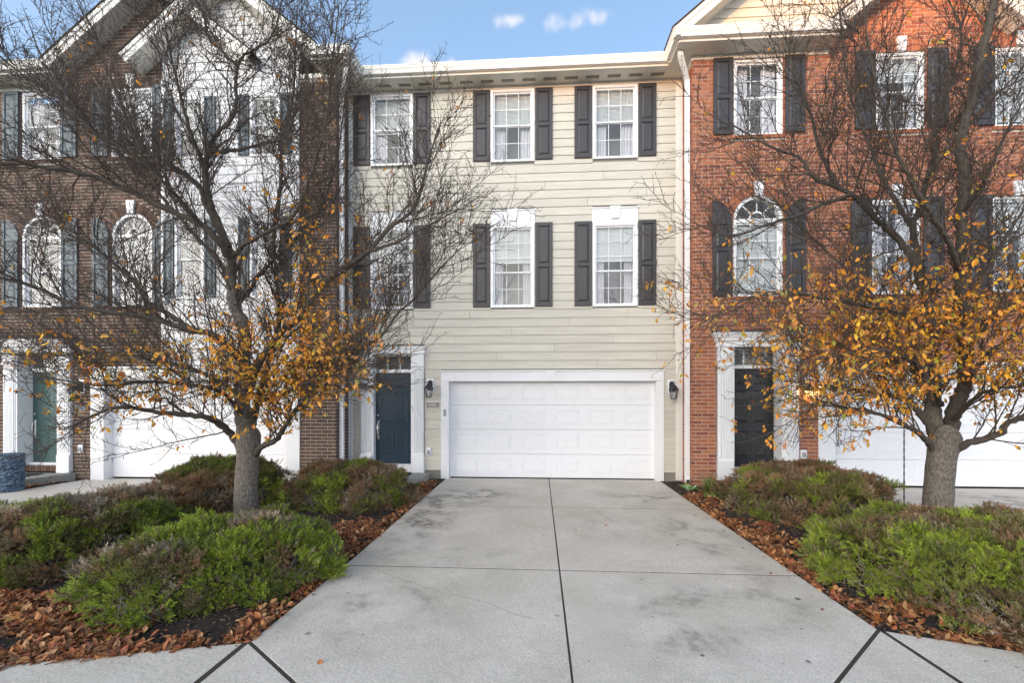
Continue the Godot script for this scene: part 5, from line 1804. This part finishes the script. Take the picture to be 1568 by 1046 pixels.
	garage_door(h, ga + 0.31, gb - 0.31, 0.02, 2.32, z - 0.2, 6, "white sectional garage door")
	var gt := part_node("garage_trim", h, Vector3((ga + gb) * 0.5, 0, z))
	for q in [[ga, ga + 0.33, 0.0, 2.3], [gb - 0.33, gb, 0.0, 2.3]]:
		var t := MB.new()
		t.plate(q[0], q[1], q[2], q[3], z - 0.26, z + 0.03, 0.006)
		build(t, "side_casing", M.trim, gt)
	var hc := MB.new()
	hc.plate(ga, gb, 2.302, 2.56, z - 0.26, z + 0.034, 0.006)
	hc.plate(ga - 0.02, gb + 0.02, 2.562, 2.62, z - 0.05, z + 0.07, 0.008)
	build(hc, "head_casing", M.trim_warm, gt)
	# interior
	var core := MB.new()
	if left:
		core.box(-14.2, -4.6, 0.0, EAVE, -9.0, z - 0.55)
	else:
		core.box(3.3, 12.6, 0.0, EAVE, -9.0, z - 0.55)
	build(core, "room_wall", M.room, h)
	# eaves: fascia, gutter and soffit round the corner beside the beige house
	var zf := z + 0.42
	var xc := -4.13 if left else 2.84      # outer corner
	var ex := -4.9 if left else 6.05
	var so := MB.new()
	so.box(minf(xc, ex), maxf(xc, ex), EAVE, EAVE + 0.03, z - 0.1, zf)
	so.box(minf(xs, xc) - 0.05, maxf(xs, xc) + 0.05, EAVE + 0.001, EAVE + 0.029, -0.15, z - 0.1)
	build(so, "soffit", M.soffit, h)
	var fz := MB.new()
	if left:
		fz.plate(-5.37, -4.535, 9.07, EAVE, z - 0.02, z + 0.035, 0.005)
		fz.box(-4.545, -4.51, 9.07, EAVE, 0.02, z + 0.03)
	else:
		fz.plate(3.24, 6.02, 9.085, EAVE, z - 0.02, z + 0.035, 0.005)
		fz.box(3.22, 3.255, 9.07, EAVE, 0.02, z + 0.03)
	build(fz, "frieze_board", M.trim_warm, h)
	var fb := MB.new()
	fb.box(minf(xc, ex), maxf(xc, ex), EAVE - 0.012, EAVE + 0.2, zf, zf + 0.025)
	fb.box(xc - 0.0125, xc + 0.0125, EAVE - 0.012, EAVE + 0.2, 0.48, zf)
	build(fb, "fascia", M.trim_warm, h)
	var gu := MB.new()
	extrude(gu, GUTTER, Vector3(minf(xc + fc * 0.13, ex), EAVE + 0.036, zf + 0.026), Vector3(maxf(xc + fc * 0.13, ex), EAVE + 0.036, zf + 0.026), Vector3(0, 0, 1))
	extrude(gu, GUTTER, Vector3(xc + fc * 0.013, EAVE + 0.0365, 0.58), Vector3(xc + fc * 0.013, EAVE + 0.0365, zf + 0.16), Vector3(fc, 0, 0))
	build(gu, "gutter", M.trim_warm, h)
	if left:
		# second eave at the far left
		var s2 := MB.new()
		s2.box(-14.2, -10.9, EAVE, EAVE + 0.03, z - 0.1, zf)
		build(s2, "soffit", M.soffit, h)
		var f2 := MB.new()
		f2.box(-14.2, -10.9, EAVE - 0.012, EAVE + 0.2, zf, zf + 0.025)
		build(f2, "fascia", M.trim_warm, h)
		var g2 := MB.new()
		extrude(g2, GUTTER, Vector3(-14.2, EAVE + 0.036, zf + 0.026), Vector3(-10.95, EAVE + 0.036, zf + 0.026), Vector3(0, 0, 1))
		build(g2, "gutter", M.trim_warm, h)
		var z2 := MB.new()
		z2.plate(-14.2, -10.95, 9.075, EAVE, z - 0.02, z + 0.035, 0.005)
		build(z2, "frieze_board", M.trim_warm, h)
		gable_roof(h, -11.08, EAVE + 0.12, -6.4, 0.8, zf - 0.04, -6.0)
		# white clapboard bay under its own gable
		var bw := []
		for q in [[-8.3, -7.6], [-6.52, -5.82]]:
			bw.append([q[0], q[1], 4.15, 5.95, false, 2, 2])
			bw.append([q[0], q[1], 7.35, 8.75, false, 2, 2])
		var bh := bw.duplicate()
		bh.append([-8.7, -5.3, -0.2, 2.6, false])
		var bo := P2([-8.63, 0.0, -5.37, 0.0, -5.37, 9.71, -6.99, 11.05, -8.63, 9.69])
		var b2 := MB.new()
		backing(b2, bo, bh, z + 0.004)
		build(b2, "bay_sheathing", M.trim, h)
		siding(h, P2([-8.53, 2.6, -5.47, 2.6, -5.47, 9.78, -6.99, 11.04, -8.53, 9.77]), 2.62, 11.0, bh, z + 0.012, M.white_boards, 0.1978, true)
		for x in [[-8.63, -8.53], [-5.47, -5.372]]:
			var cb := MB.new()
			cb.plate(x[0], x[1], 2.62, 9.3, z, z + 0.046, 0.004)
			build(cb, "corner_board", M.trim, h)
		for q in bw.size():
			var w: Array = bw[q]
			window(h, w[0], w[1], w[2], w[3], z + 0.022, 2, 2, false, [["curtain", 0.3]] if q % 2 == 0 else [["blind", 0.6]], 0.5)
			shutter(h, w[0] - 0.27, w[0] - 0.015, w[2] + 0.03, w[3], z + 0.034, M.shutter_slate)
			shutter(h, w[1] + 0.015, w[1] + 0.27, w[2] + 0.03, w[3], z + 0.034, M.shutter_slate)
		gable_roof(h, -9.08, EAVE + 0.13, -4.9, 0.83, zf + 0.05, -6.0)
		downspout(h, [Vector3(-4.2, EAVE + 0.03, 0.86), Vector3(-4.22, EAVE - 0.1, 0.84), Vector3(-4.475, EAVE - 0.38, 0.52), Vector3(-4.475, 0.5, 0.52), Vector3(-4.475, 0.16, 0.52), Vector3(-4.45, 0.08, 0.62)], [6.4, 3.2])
	else:
		# clapboard gable that stands behind the corner eave
		var go := P2([3.27, 9.2, 9.13, 9.2, 9.13, 9.66, 6.2, 12.09, 3.27, 9.66])
		var b2 := MB.new()
		backing(b2, go, [], z - 0.06)
		build(b2, "gable_sheathing", M.foundation, h)
		siding(h, go, 9.2, 12.05, [], z - 0.05, M.beige, 0.1978, false)
		gable_roof(h, 2.86, EAVE + 0.13, 9.54, 0.83, zf - 0.02, -6.0)
		gable_roof(h, 5.88, EAVE + 0.05, 11.34, 0.8, zf + 0.05, -6.0)
		downspout(h, [Vector3(2.93, EAVE + 0.03, 0.86), Vector3(2.95, EAVE - 0.1, 0.84), Vector3(3.185, EAVE - 0.4, 0.52), Vector3(3.185, 0.45, 0.52), Vector3(3.185, 0.2, 0.52), Vector3(3.16, 0.1, 0.63)], [6.2, 3.0])

func apartment_block(x0: float, x1: float, zfront: float, deep: float, height: float, label: String) -> void:
	var n := thing("apartment_block", label, "building", Vector3((x0 + x1) * 0.5, 0, zfront + deep * 0.5), "blocks across the street")
	var b := MB.new()
	b.box(x0, x1, 0.0, height - 0.4, zfront, zfront + deep)
	build(b, "wall", M.block_brick, n)
	var r := MB.new()
	r.box(x0 - 0.3, x1 + 0.3, height - 0.4, height, zfront - 0.3, zfront + deep + 0.3)
	build(r, "roof_parapet", M.foundation, n)
	var x := x0 + 2.0
	while x < x1 - 3.0:
		var y := 1.2
		while y < height - 3.0:
			var w := part_node("window", n, Vector3(x + 0.7, y, zfront))
			var g := MB.new()
			g.box(x, x + 1.4, y, y + 1.6, zfront - 0.02, zfront + 0.05)
			build(g, "pane", M.block_glass, w)
			var f := MB.new()
			f.box(x - 0.1, x + 1.5, y - 0.12, y, zfront - 0.06, zfront + 0.05)
			f.box(x - 0.1, x + 1.5, y + 1.6, y + 1.72, zfront - 0.06, zfront + 0.05)
			build(f, "frame", M.trim, w)
			y += 3.3
		x += 4.6

# ---------------------------------------------------------------- the scene
func _ready() -> void:
	var cam := Camera3D.new()
	cam.name = "camera"
	add_child(cam)
	cam.position = Vector3(0, 1.89, 10.35)
	cam.rotation = Vector3(0, atan(42.0 / 680.0), 0)
	var near := 0.1
	cam.set_frustum(near * 1046.0 / 680.0, Vector2(0, near * 87.0 / 680.0), near, 600.0)
	cam.current = true

	var env := Environment.new()
	env.background_mode = Environment.BG_SKY
	var sky := Sky.new()
	var pano := PanoramaSkyMaterial.new()
	pano.panorama = ImageTexture.create_from_image(sky_image(2.2))
	sky.sky_material = pano
	env.sky = sky
	env.tonemap_mode = Environment.TONE_MAPPER_LINEAR
	env.tonemap_exposure = 0.91
	env.sdfgi_enabled = true
	env.ssao_enabled = true
	env.ssil_enabled = true
	var we := WorldEnvironment.new()
	we.name = "world_environment"
	we.environment = env
	add_child(we)

	var sun := DirectionalLight3D.new()
	sun.name = "sun"
	sun.light_energy = 1.6
	sun.light_color = Color(1.0, 0.68, 0.35)
	sun.light_angular_distance = 0.5
	sun.shadow_enabled = true
	add_child(sun)
	sun.look_at_from_position(sun_dir() * 80.0, Vector3.ZERO, Vector3.UP)

	rng.seed = 1
	make_materials()

	# ground, drives and beds
	var gr := MB.new()
	gr.quad(Vector3(-300, -0.07, 300), Vector3(-300, -0.07, -300), Vector3(300, -0.07, -300), Vector3(300, -0.07, 300))
	structure(build(gr, "ground", M.soil))
	var rd := MB.new()
	rd.box(-150.0, 150.0, -0.069, -0.02, 13.0, 24.0)
	structure(build(rd, "road", M.asphalt))
	var lw := MB.new()
	lw.box(-150.0, 150.0, -0.069, 0.02, 24.0, 200.0)
	structure(build(lw, "lawn", M.lawn))
	var dw := pavement("driveway", Vector3(0.2, 0, 3.5))
	var xl := -2.2; var xm := 0.22; var xr := 2.75; var jw := 0.001
	for q in [[-0.1, 2.616], [2.624, 5.444]]:
		slab(dw, [Vector2(xl, q[0]), Vector2(xm - jw, q[0]), Vector2(xm - jw, q[1]), Vector2(xl, q[1])], 0.0, 0.1)
		slab(dw, [Vector2(xm + jw, q[0]), Vector2(xr, q[0]), Vector2(xr, q[1]), Vector2(xm + jw, q[1])], 0.0, 0.1)
	slab(dw, [Vector2(xl, 5.45), Vector2(xm - jw, 5.45), Vector2(xm - jw, 8.86), Vector2(-2.24, 7.03)], 0.0, 0.1)
	slab(dw, [Vector2(xm + jw, 5.45), Vector2(xr, 5.45), Vector2(2.76, 6.54), Vector2(xm + jw, 8.86)], 0.0, 0.1)
	var ap := pavement("apron", Vector3(0.2, 0, 10.0))
	slab(ap, [Vector2(-2.247, 7.043), Vector2(xm, 8.872), Vector2(xm, 13.0), Vector2(-2.34, 13.0)], 0.0, 0.1)
	slab(ap, [Vector2(2.766, 6.552), Vector2(2.92, 13.0), Vector2(xm, 13.0), Vector2(xm, 8.872)], 0.0, 0.1)
	slab(ap, [Vector2(-2.28, 7.05), Vector2(-2.36, 13.0), Vector2(-6.4, 13.0), Vector2(-6.4, 8.08)], 0.0, 0.1)
	slab(ap, [Vector2(2.79, 6.56), Vector2(5.95, 7.6), Vector2(5.95, 13.0), Vector2(2.94, 13.0)], 0.0, 0.1)
	for q in [[Vector3(xm, 0, 0.0), Vector3(xm, 0, 13.0), 0.025], [Vector3(-2.25, 0, 7.04), Vector3(xm, 0, 8.87), 0.03], [Vector3(2.77, 0, 6.55), Vector3(xm, 0, 8.87), 0.03], [Vector3(-2.27, 0, 7.05), Vector3(-2.35, 0, 13.0), 0.03], [Vector3(2.78, 0, 6.56), Vector3(2.93, 0, 13.0), 0.03], [Vector3(xl + 0.02, 0, 2.62), Vector3(xr - 0.02, 0, 2.62), 0.02], [Vector3(xl + 0.02, 0, 5.45), Vector3(xr - 0.02, 0, 5.45), 0.02]]:
		var jf := MB.new()
		var sd: Vector3 = (q[1] - q[0]).cross(Vector3.UP).normalized() * q[2]
		var lo := Vector3(0, -0.06, 0); var hi := Vector3(0, -0.0025, 0)
		jf.hexa([q[0] - sd + lo, q[0] + sd + lo, q[1] + sd + lo, q[1] - sd + lo, q[0] - sd + hi, q[0] + sd + hi, q[1] + sd + hi, q[1] - sd + hi])
		build(jf, "joint_filler", M.joint_dirt, dw)
	var ld := pavement("driveway", Vector3(-8.4, 0, 4.0))
	for q in [[0.45, 2.6], [2.6, 5.4], [5.4, 8.2], [8.2, 13.0]]:
		slab(ld, [Vector2(-10.75 if q[0] > 1 else -10.5, q[0]), Vector2(-8.08, q[0]), Vector2(-8.08, q[1]), Vector2(-10.75, q[1])], 0.0, 0.1)
		slab(ld, [Vector2(-8.08, q[0]), Vector2(-5.4 if q[0] < 1 else -6.35, q[0]), Vector2(-6.35, q[1]), Vector2(-8.08, q[1])], 0.0, 0.1)
	var rdv := pavement("driveway", Vector3(8.6, 0, 4.0))
	for q in [[0.45, 2.6], [2.6, 5.4], [5.4, 8.2], [8.2, 13.0]]:
		slab(rdv, [Vector2(5.93, q[0]), Vector2(8.45, q[0]), Vector2(8.45, q[1]), Vector2(5.93, q[1])], 0.0, 0.1)
		slab(rdv, [Vector2(8.45, q[0]), Vector2(11.4, q[0]), Vector2(11.4, q[1]), Vector2(8.45, q[1])], 0.0, 0.1)
	mulch_bed("planting_bed", -6.34, -2.205, func(x): return (0.7 + (-5.4 - x) * 1.6) if x < -5.4 else (0.6 if x < -4.5 else -0.02), func(x): return 7.04 + (-2.25 - x) * 0.25, 61)
	mulch_bed("planting_bed", 2.755, 5.925, func(x): return -0.02 if x < 3.25 else 0.6, func(x): return 6.54 + (x - 2.75) * 0.33, 62)
	mulch_bed("planting_bed", -14.0, -10.755, func(x): return 0.6, func(x): return 9.0, 63)
	var st := pavement("front_step", Vector3(-3.45, 0, 0.5))
	slab(st, [Vector2(-4.42, 0.04), Vector2(-2.56, 0.04), Vector2(-2.56, 0.86), Vector2(-4.42, 0.86)], 0.14, 0.2, "step_slab", M.step_concrete)
	slab(st, [Vector2(-3.2, 1.75), Vector2(-2.23, 1.75), Vector2(-2.23, 2.42), Vector2(-3.2, 2.42)], 0.015, 0.1, "path_slab", M.step_concrete)
	var ls := pavement("front_step", Vector3(-12, 0, 1.0))
	slab(ls, [Vector2(-13.4, 0.68), Vector2(-10.72, 0.68), Vector2(-11.05, 1.6), Vector2(-13.4, 1.9)], 0.15, 0.2, "step_slab", M.step_concrete)

	# buildings
	main_house()
	side_house(true)
	side_house(false)
	apartment_block(-72.3, 20.0, 120.0, 12.0, 18.8, "four storey brick block far across the street behind the viewer")
	apartment_block(-150.0, -73.2, 120.0, 4.0, 23.0, "taller five storey brick block across the street behind the viewer")

	# fixtures
	lantern(Vector3(-2.56, 2.19, 0.022), "black lantern on beige siding between navy door and garage", false)
	lantern(Vector3(3.0, 2.15, 0.022), "black lantern on beige siding right of the wide garage door", false)
	lantern(Vector3(5.62, 2.16, 0.67), "lit lantern on red brick beside the black door, behind orange leaves", true)
	lantern(Vector3(-10.6, 2.16, 0.67), "black lantern on dark brown brick beside the teal door", false)
	plaque(Vector3(-2.5, 1.735, 0.024), 0.29, 0.125, "grey plaque with house number 6302 under lantern by navy door", "6302", M.plaque_grey, M.plaque_letter)
	plaque(Vector3(-10.62, 1.66, 0.668), 0.27, 0.14, "slate grey plaque on dark brown brick beside the teal door", "", M.plaque_slate, M.slate_letter)
	plaque(Vector3(5.62, 1.73, 0.668), 0.27, 0.14, "grey plaque on red brick under the lit lantern", "", M.plaque_grey, M.plaque_letter)
	utility_box(Vector3(-2.6, 0.64, 0.022), "white outlet cover low on beige siding beside the navy door", "outlet_cover")
	utility_box(Vector3(-10.62, 0.72, 0.668), "grey outlet cover low on dark brown brick beside the left garage", "outlet_cover")
	utility_box(Vector3(5.52, 0.72, 0.668), "outlet cover low on red brick beside the black door", "outlet_cover")
	for q in [[Vector3(-3.35, 0.14, 0.42), 0.4, 0.25, "black doormat on the step of the navy door"], [Vector3(-11.85, 0.15, 1.1), 0.5, 0.27, "dark doormat on the step of the teal door"]]:
		var dm := MB.new()
		var c: Vector3 = q[0]
		dm.hexa([c + Vector3(-q[1], 0, -q[2]), c + Vector3(q[1], 0, -q[2]), c + Vector3(q[1], 0, q[2]), c + Vector3(-q[1], 0, q[2]), c + Vector3(-q[1] + 0.01, 0.018, -q[2] + 0.01), c + Vector3(q[1] - 0.01, 0.018, -q[2] + 0.01), c + Vector3(q[1] - 0.01, 0.018, q[2] - 0.01), c + Vector3(-q[1] + 0.01, 0.018, q[2] - 0.01)])
		var o := build(dm, "doormat", M.mat_fibre)
		tag(o, q[3], "doormat")
	tarp_bundle(Vector3(-10.78, 0.0, 1.95))
	hook_pole(Vector3(5.84, 0.0, 2.84))

	# trees
	var mix := [[0.38, Color(0.64, 0.245, 0.018), M.leaf_orange], [0.32, Color(0.68, 0.36, 0.022), M.leaf_gold], [0.15, Color(0.42, 0.14, 0.022), M.leaf_rust], [0.07, Color(0.34, 0.31, 0.025), M.leaf_olive], [0.08, Color(0.46, 0.24, 0.06), M.leaf_tan]]
	tree("nearly bare autumn tree left of the driveway, orange leaves low on its right", LEFT_LIMBS, func(p):
		var a := Vector2((p.x + 3.25) / 0.75, (p.y - 2.25) / 0.75).length_squared()
		var b := Vector2((p.x + 3.1) / 0.6, (p.y - 3.3) / 1.1).length_squared()
		var c := Vector2((p.x + 4.6) / 2.3, (p.y - 2.1) / 0.8).length_squared()
		return 0.5 * exp(-a) + 0.24 * exp(-b) + 0.12 * exp(-c) + 0.003, mix, 71, 0.08, 0.07, func(p): return false)
	tree("autumn tree right of the driveway with many orange leaves on its lower branches", RIGHT_LIMBS, func(p):
		var low := 1.0 - smoothstep(2.7, 4.0, p.y)
		var a := Vector2((p.x - 5.2) / 1.6, (p.y - 2.5) / 0.9).length_squared()
		return 0.42 * exp(-a) + 0.2 * low + 0.006, mix, 72, 0.1, 0.08, func(p): return false)

	# shrubs: bias = thresholds green, olive, brown-green, brown
	shrub("low bright green juniper at the driveway corner in front of the left tree", Vector3(-3.22, 0, 5.98), 1.08, 0.82, 0.75, 0.58, 28000, [-0.1, -0.35, -0.55, -0.7], 81)
	shrub("wide juniper with straw coloured dead patches at the left picture edge", Vector3(-5.5, 0, 5.4), 0.95, 1.1, 0.0, 0.66, 28000, [0.12, -0.1, -0.3, -0.5], 82)
	shrub("olive brown juniper mound behind the left tree trunk", Vector3(-5.55, 0, 2.85), 1.2, 0.85, 0.1, 0.76, 22000, [0.55, 0.22, -0.05, -0.6], 83)
	shrub("rounded brown topped juniper in front of the navy door", Vector3(-3.38, 0, 2.55), 1.08, 0.95, 0.0, 0.68, 22000, [0.35, 0.05, -0.15, -0.7], 84)
	shrub("rust brown juniper mound in front of the black door", Vector3(4.38, 0, 2.75), 1.12, 1.35, 0.0, 0.74, 28000, [0.45, 0.15, -0.12, -0.75], 85)
	shrub("large green juniper spreading below the right tree", Vector3(4.62, 0, 5.66), 1.6, 1.35, -0.35, 0.62, 38000, [0.02, -0.35, -0.55, -0.75], 86)
	blade_plant("clump of arching grassy blades beside the downspout and black door", "grassy_plant", Vector3(3.2, 0.02, 1.8), 320, 0.58, 0.014, [M.blade_green, M.blade_dark, M.blade_straw], 91)
	blade_plant("grassy tuft between the two junipers left of the navy door", "grassy_plant", Vector3(-4.7, 0.02, 1.75), 120, 0.6, 0.014, [M.blade_green, M.blade_dark], 92)
	leaf_plant("small lime green broadleaf plant at the driveway edge below the downspout", Vector3(2.98, 0.02, 1.25), 93)

	# fallen leaves
	litter("leaf_litter", "russet fallen leaves along the left edge of the driveway", [[-2.3, 1.4, -2.3, 5.0, 0.1, 1300, 26], [-2.32, 5.0, -2.36, 7.0, 0.12, 1500, 22], [-2.5, 7.04, -4.4, 7.5, 0.1, 1300, 0], [-4.35, 7.1, -5.6, 7.45, 0.4, 3000, 0], [-3.7, 6.95, -5.2, 6.75, 0.32, 3200, 0], [-3.2, 6.9, -4.2, 7.0, 0.2, 1200, 0], [-2.6, 3.9, -2.6, 4.7, 0.3, 1100, 0], [-4.2, 4.3, -5.2, 4.0, 0.5, 700, 0], [-4.25, 6.6, -4.4, 5.4, 0.25, 700, 0], [-2.42, 0.4, -2.42, 1.4, 0.16, 330, 5]], 95)
	litter("leaf_litter", "russet fallen leaves along the right edge of the driveway", [[2.84, 1.4, 2.86, 6.4, 0.1, 2200, -30], [3.08, 3.4, 3.08, 5.4, 0.26, 1300, 0], [2.95, 6.54, 5.2, 7.25, 0.08, 700, 0], [3.1, 6.2, 4.2, 6.85, 0.22, 1300, 0], [3.1, 1.4, 3.2, 2.6, 0.25, 500, 0]], 96)
	litter("leaf_litter", "dry leaves in the mulch strip beside the left front step", [[-10.9, 0.75, -11.0, 2.2, 0.14, 260, 0]], 97)
	var singles := [[Vector3(-1.57, 0.006, 7.25), 0.7, "curled brown leaf on concrete near the front left joint", 0, 0.4], [Vector3(0.94, 0.006, 3.79), 0.75, "small green brown leaf on the right driveway slab", 1, 2.0], [Vector3(0.5, 0.006, 3.94), 0.6, "dark leaf scrap left of the small leaf on the right driveway slab", 0, 1.0], [Vector3(-4.3, 0.075, 6.95), 2.2, "large brown maple leaf lying between the two left junipers", 2, 0.3], [Vector3(3.25, 0.03, 6.78), 1.5, "tan maple leaf at the front edge of the right bed", 2, 2.4], [Vector3(3.6, 0.03, 6.88), 1.3, "pale orange leaf at front of right bed near the picture edge", 2, 4.0]]
	for q in singles:
		var o := MeshInstance3D.new()
		o.name = numbered("fallen_leaf")
		o.mesh = M.fallen[q[3]]
		o.material_override = M.leaf_rust if q[3] < 2 else M.leaf_tan
		add_child(o)
		o.transform = Transform3D(Basis(Vector3.UP, q[4]).scaled(Vector3.ONE * q[1]), q[0] + Vector3(0, 0.012, 0))
		tag(o, q[2], "leaf", "single fallen leaves")

func tarp_bundle(c: Vector3) -> void:
	# rolled and crumpled sheet, bulging in uneven folds
	rng.seed = 55
	var f := FastNoiseLite.new()
	f.seed = 3; f.frequency = 4.0; f.fractal_octaves = 3
	var mb := MB.new()
	var us := 48; var vs := 44
	var pt := func(u: int, v: int) -> Vector3:
		var a := TAU * (u % us) / us
		var y := 0.78 * v / vs
		var fold := absf(sin(y * 26.0 + sin(a * 2.0 + 0.6) * 0.9 + f.get_noise_2d(cos(a) * 0.4, sin(a) * 0.4 + y) * 3.0))
		var r := 0.19 + 0.055 * pow(fold, 0.6) + 0.03 * f.get_noise_3d(cos(a) * 0.6, y * 2.0, sin(a) * 0.6)
		if v == vs:
			r = 0.02
		return c + Vector3(cos(a) * r, y, sin(a) * r * 0.9)
	for u in us:
		for v in vs:
			mb.quad(pt.call(u + 1, v), pt.call(u + 1, v + 1), pt.call(u, v + 1), pt.call(u, v))
	var o := build(mb, "tarp_bundle", M.tarp)
	tag(o, "crumpled blue grey tarpaulin bundle standing at the left picture edge", "tarpaulin")

func hook_pole(c: Vector3) -> void:
	var n := thing("shepherd_hook", "thin black twisted iron shepherd hook left of the right tree trunk", "garden hook", c)
	var p := MB.new()
	var pts := PackedVector3Array(); var rr := PackedFloat32Array()
	for k in 60:
		pts.append(c + Vector3(0, 0.02 + 2.0 * k / 59.0, 0)); rr.append(0.0085 + 0.0018 * sin(k * 1.7))
	p.tube(pts, rr, 6)
	build(p, "pole", M.iron, n)
	var hk := MB.new()
	var q := PackedVector3Array(); var q2 := PackedFloat32Array()
	for k in 15:
		var a := PI - PI * 1.25 * k / 14.0
		q.append(c + Vector3(-0.12 - 0.12 * cos(a) * -1.0 * -1.0, 2.02 + 0.12 * sin(a), 0)); q2.append(0.008)
	hk.tube(q, q2, 6)
	build(hk, "hook", M.iron, n)
	var s := MB.new()
	var sc := PackedVector3Array(); var s2 := PackedFloat32Array()
	for k in 14:
		var a := 4.6 * k / 13.0
		var r := 0.05 - 0.0025 * k
		sc.append(c + Vector3(-0.05 + cos(a) * r, 1.53 - sin(a) * r, 0.01)); s2.append(0.006)
	s.tube(sc, s2, 6)
	build(s, "scroll", M.iron, n)
	for k in 3:
		var st := MB.new()
		var o := c + Vector3(-0.13 + 0.13 * k, 0.05, 0.08 - 0.03 * (k % 2))
		st.lathe(o, PackedVector2Array([Vector2(0.07, -0.05), Vector2(0.085, 0.0), Vector2(0.07, 0.04), Vector2(0.03, 0.06), Vector2(0.0, 0.062)]), 9)
		var so := build(st, "stone", M.stone)
		tag(so, ["pale stone at the left foot of the iron hook", "pale stone right at the foot of the iron hook", "pale stone between the iron hook and the tree trunk"][k], "stone", "stones at the hook")
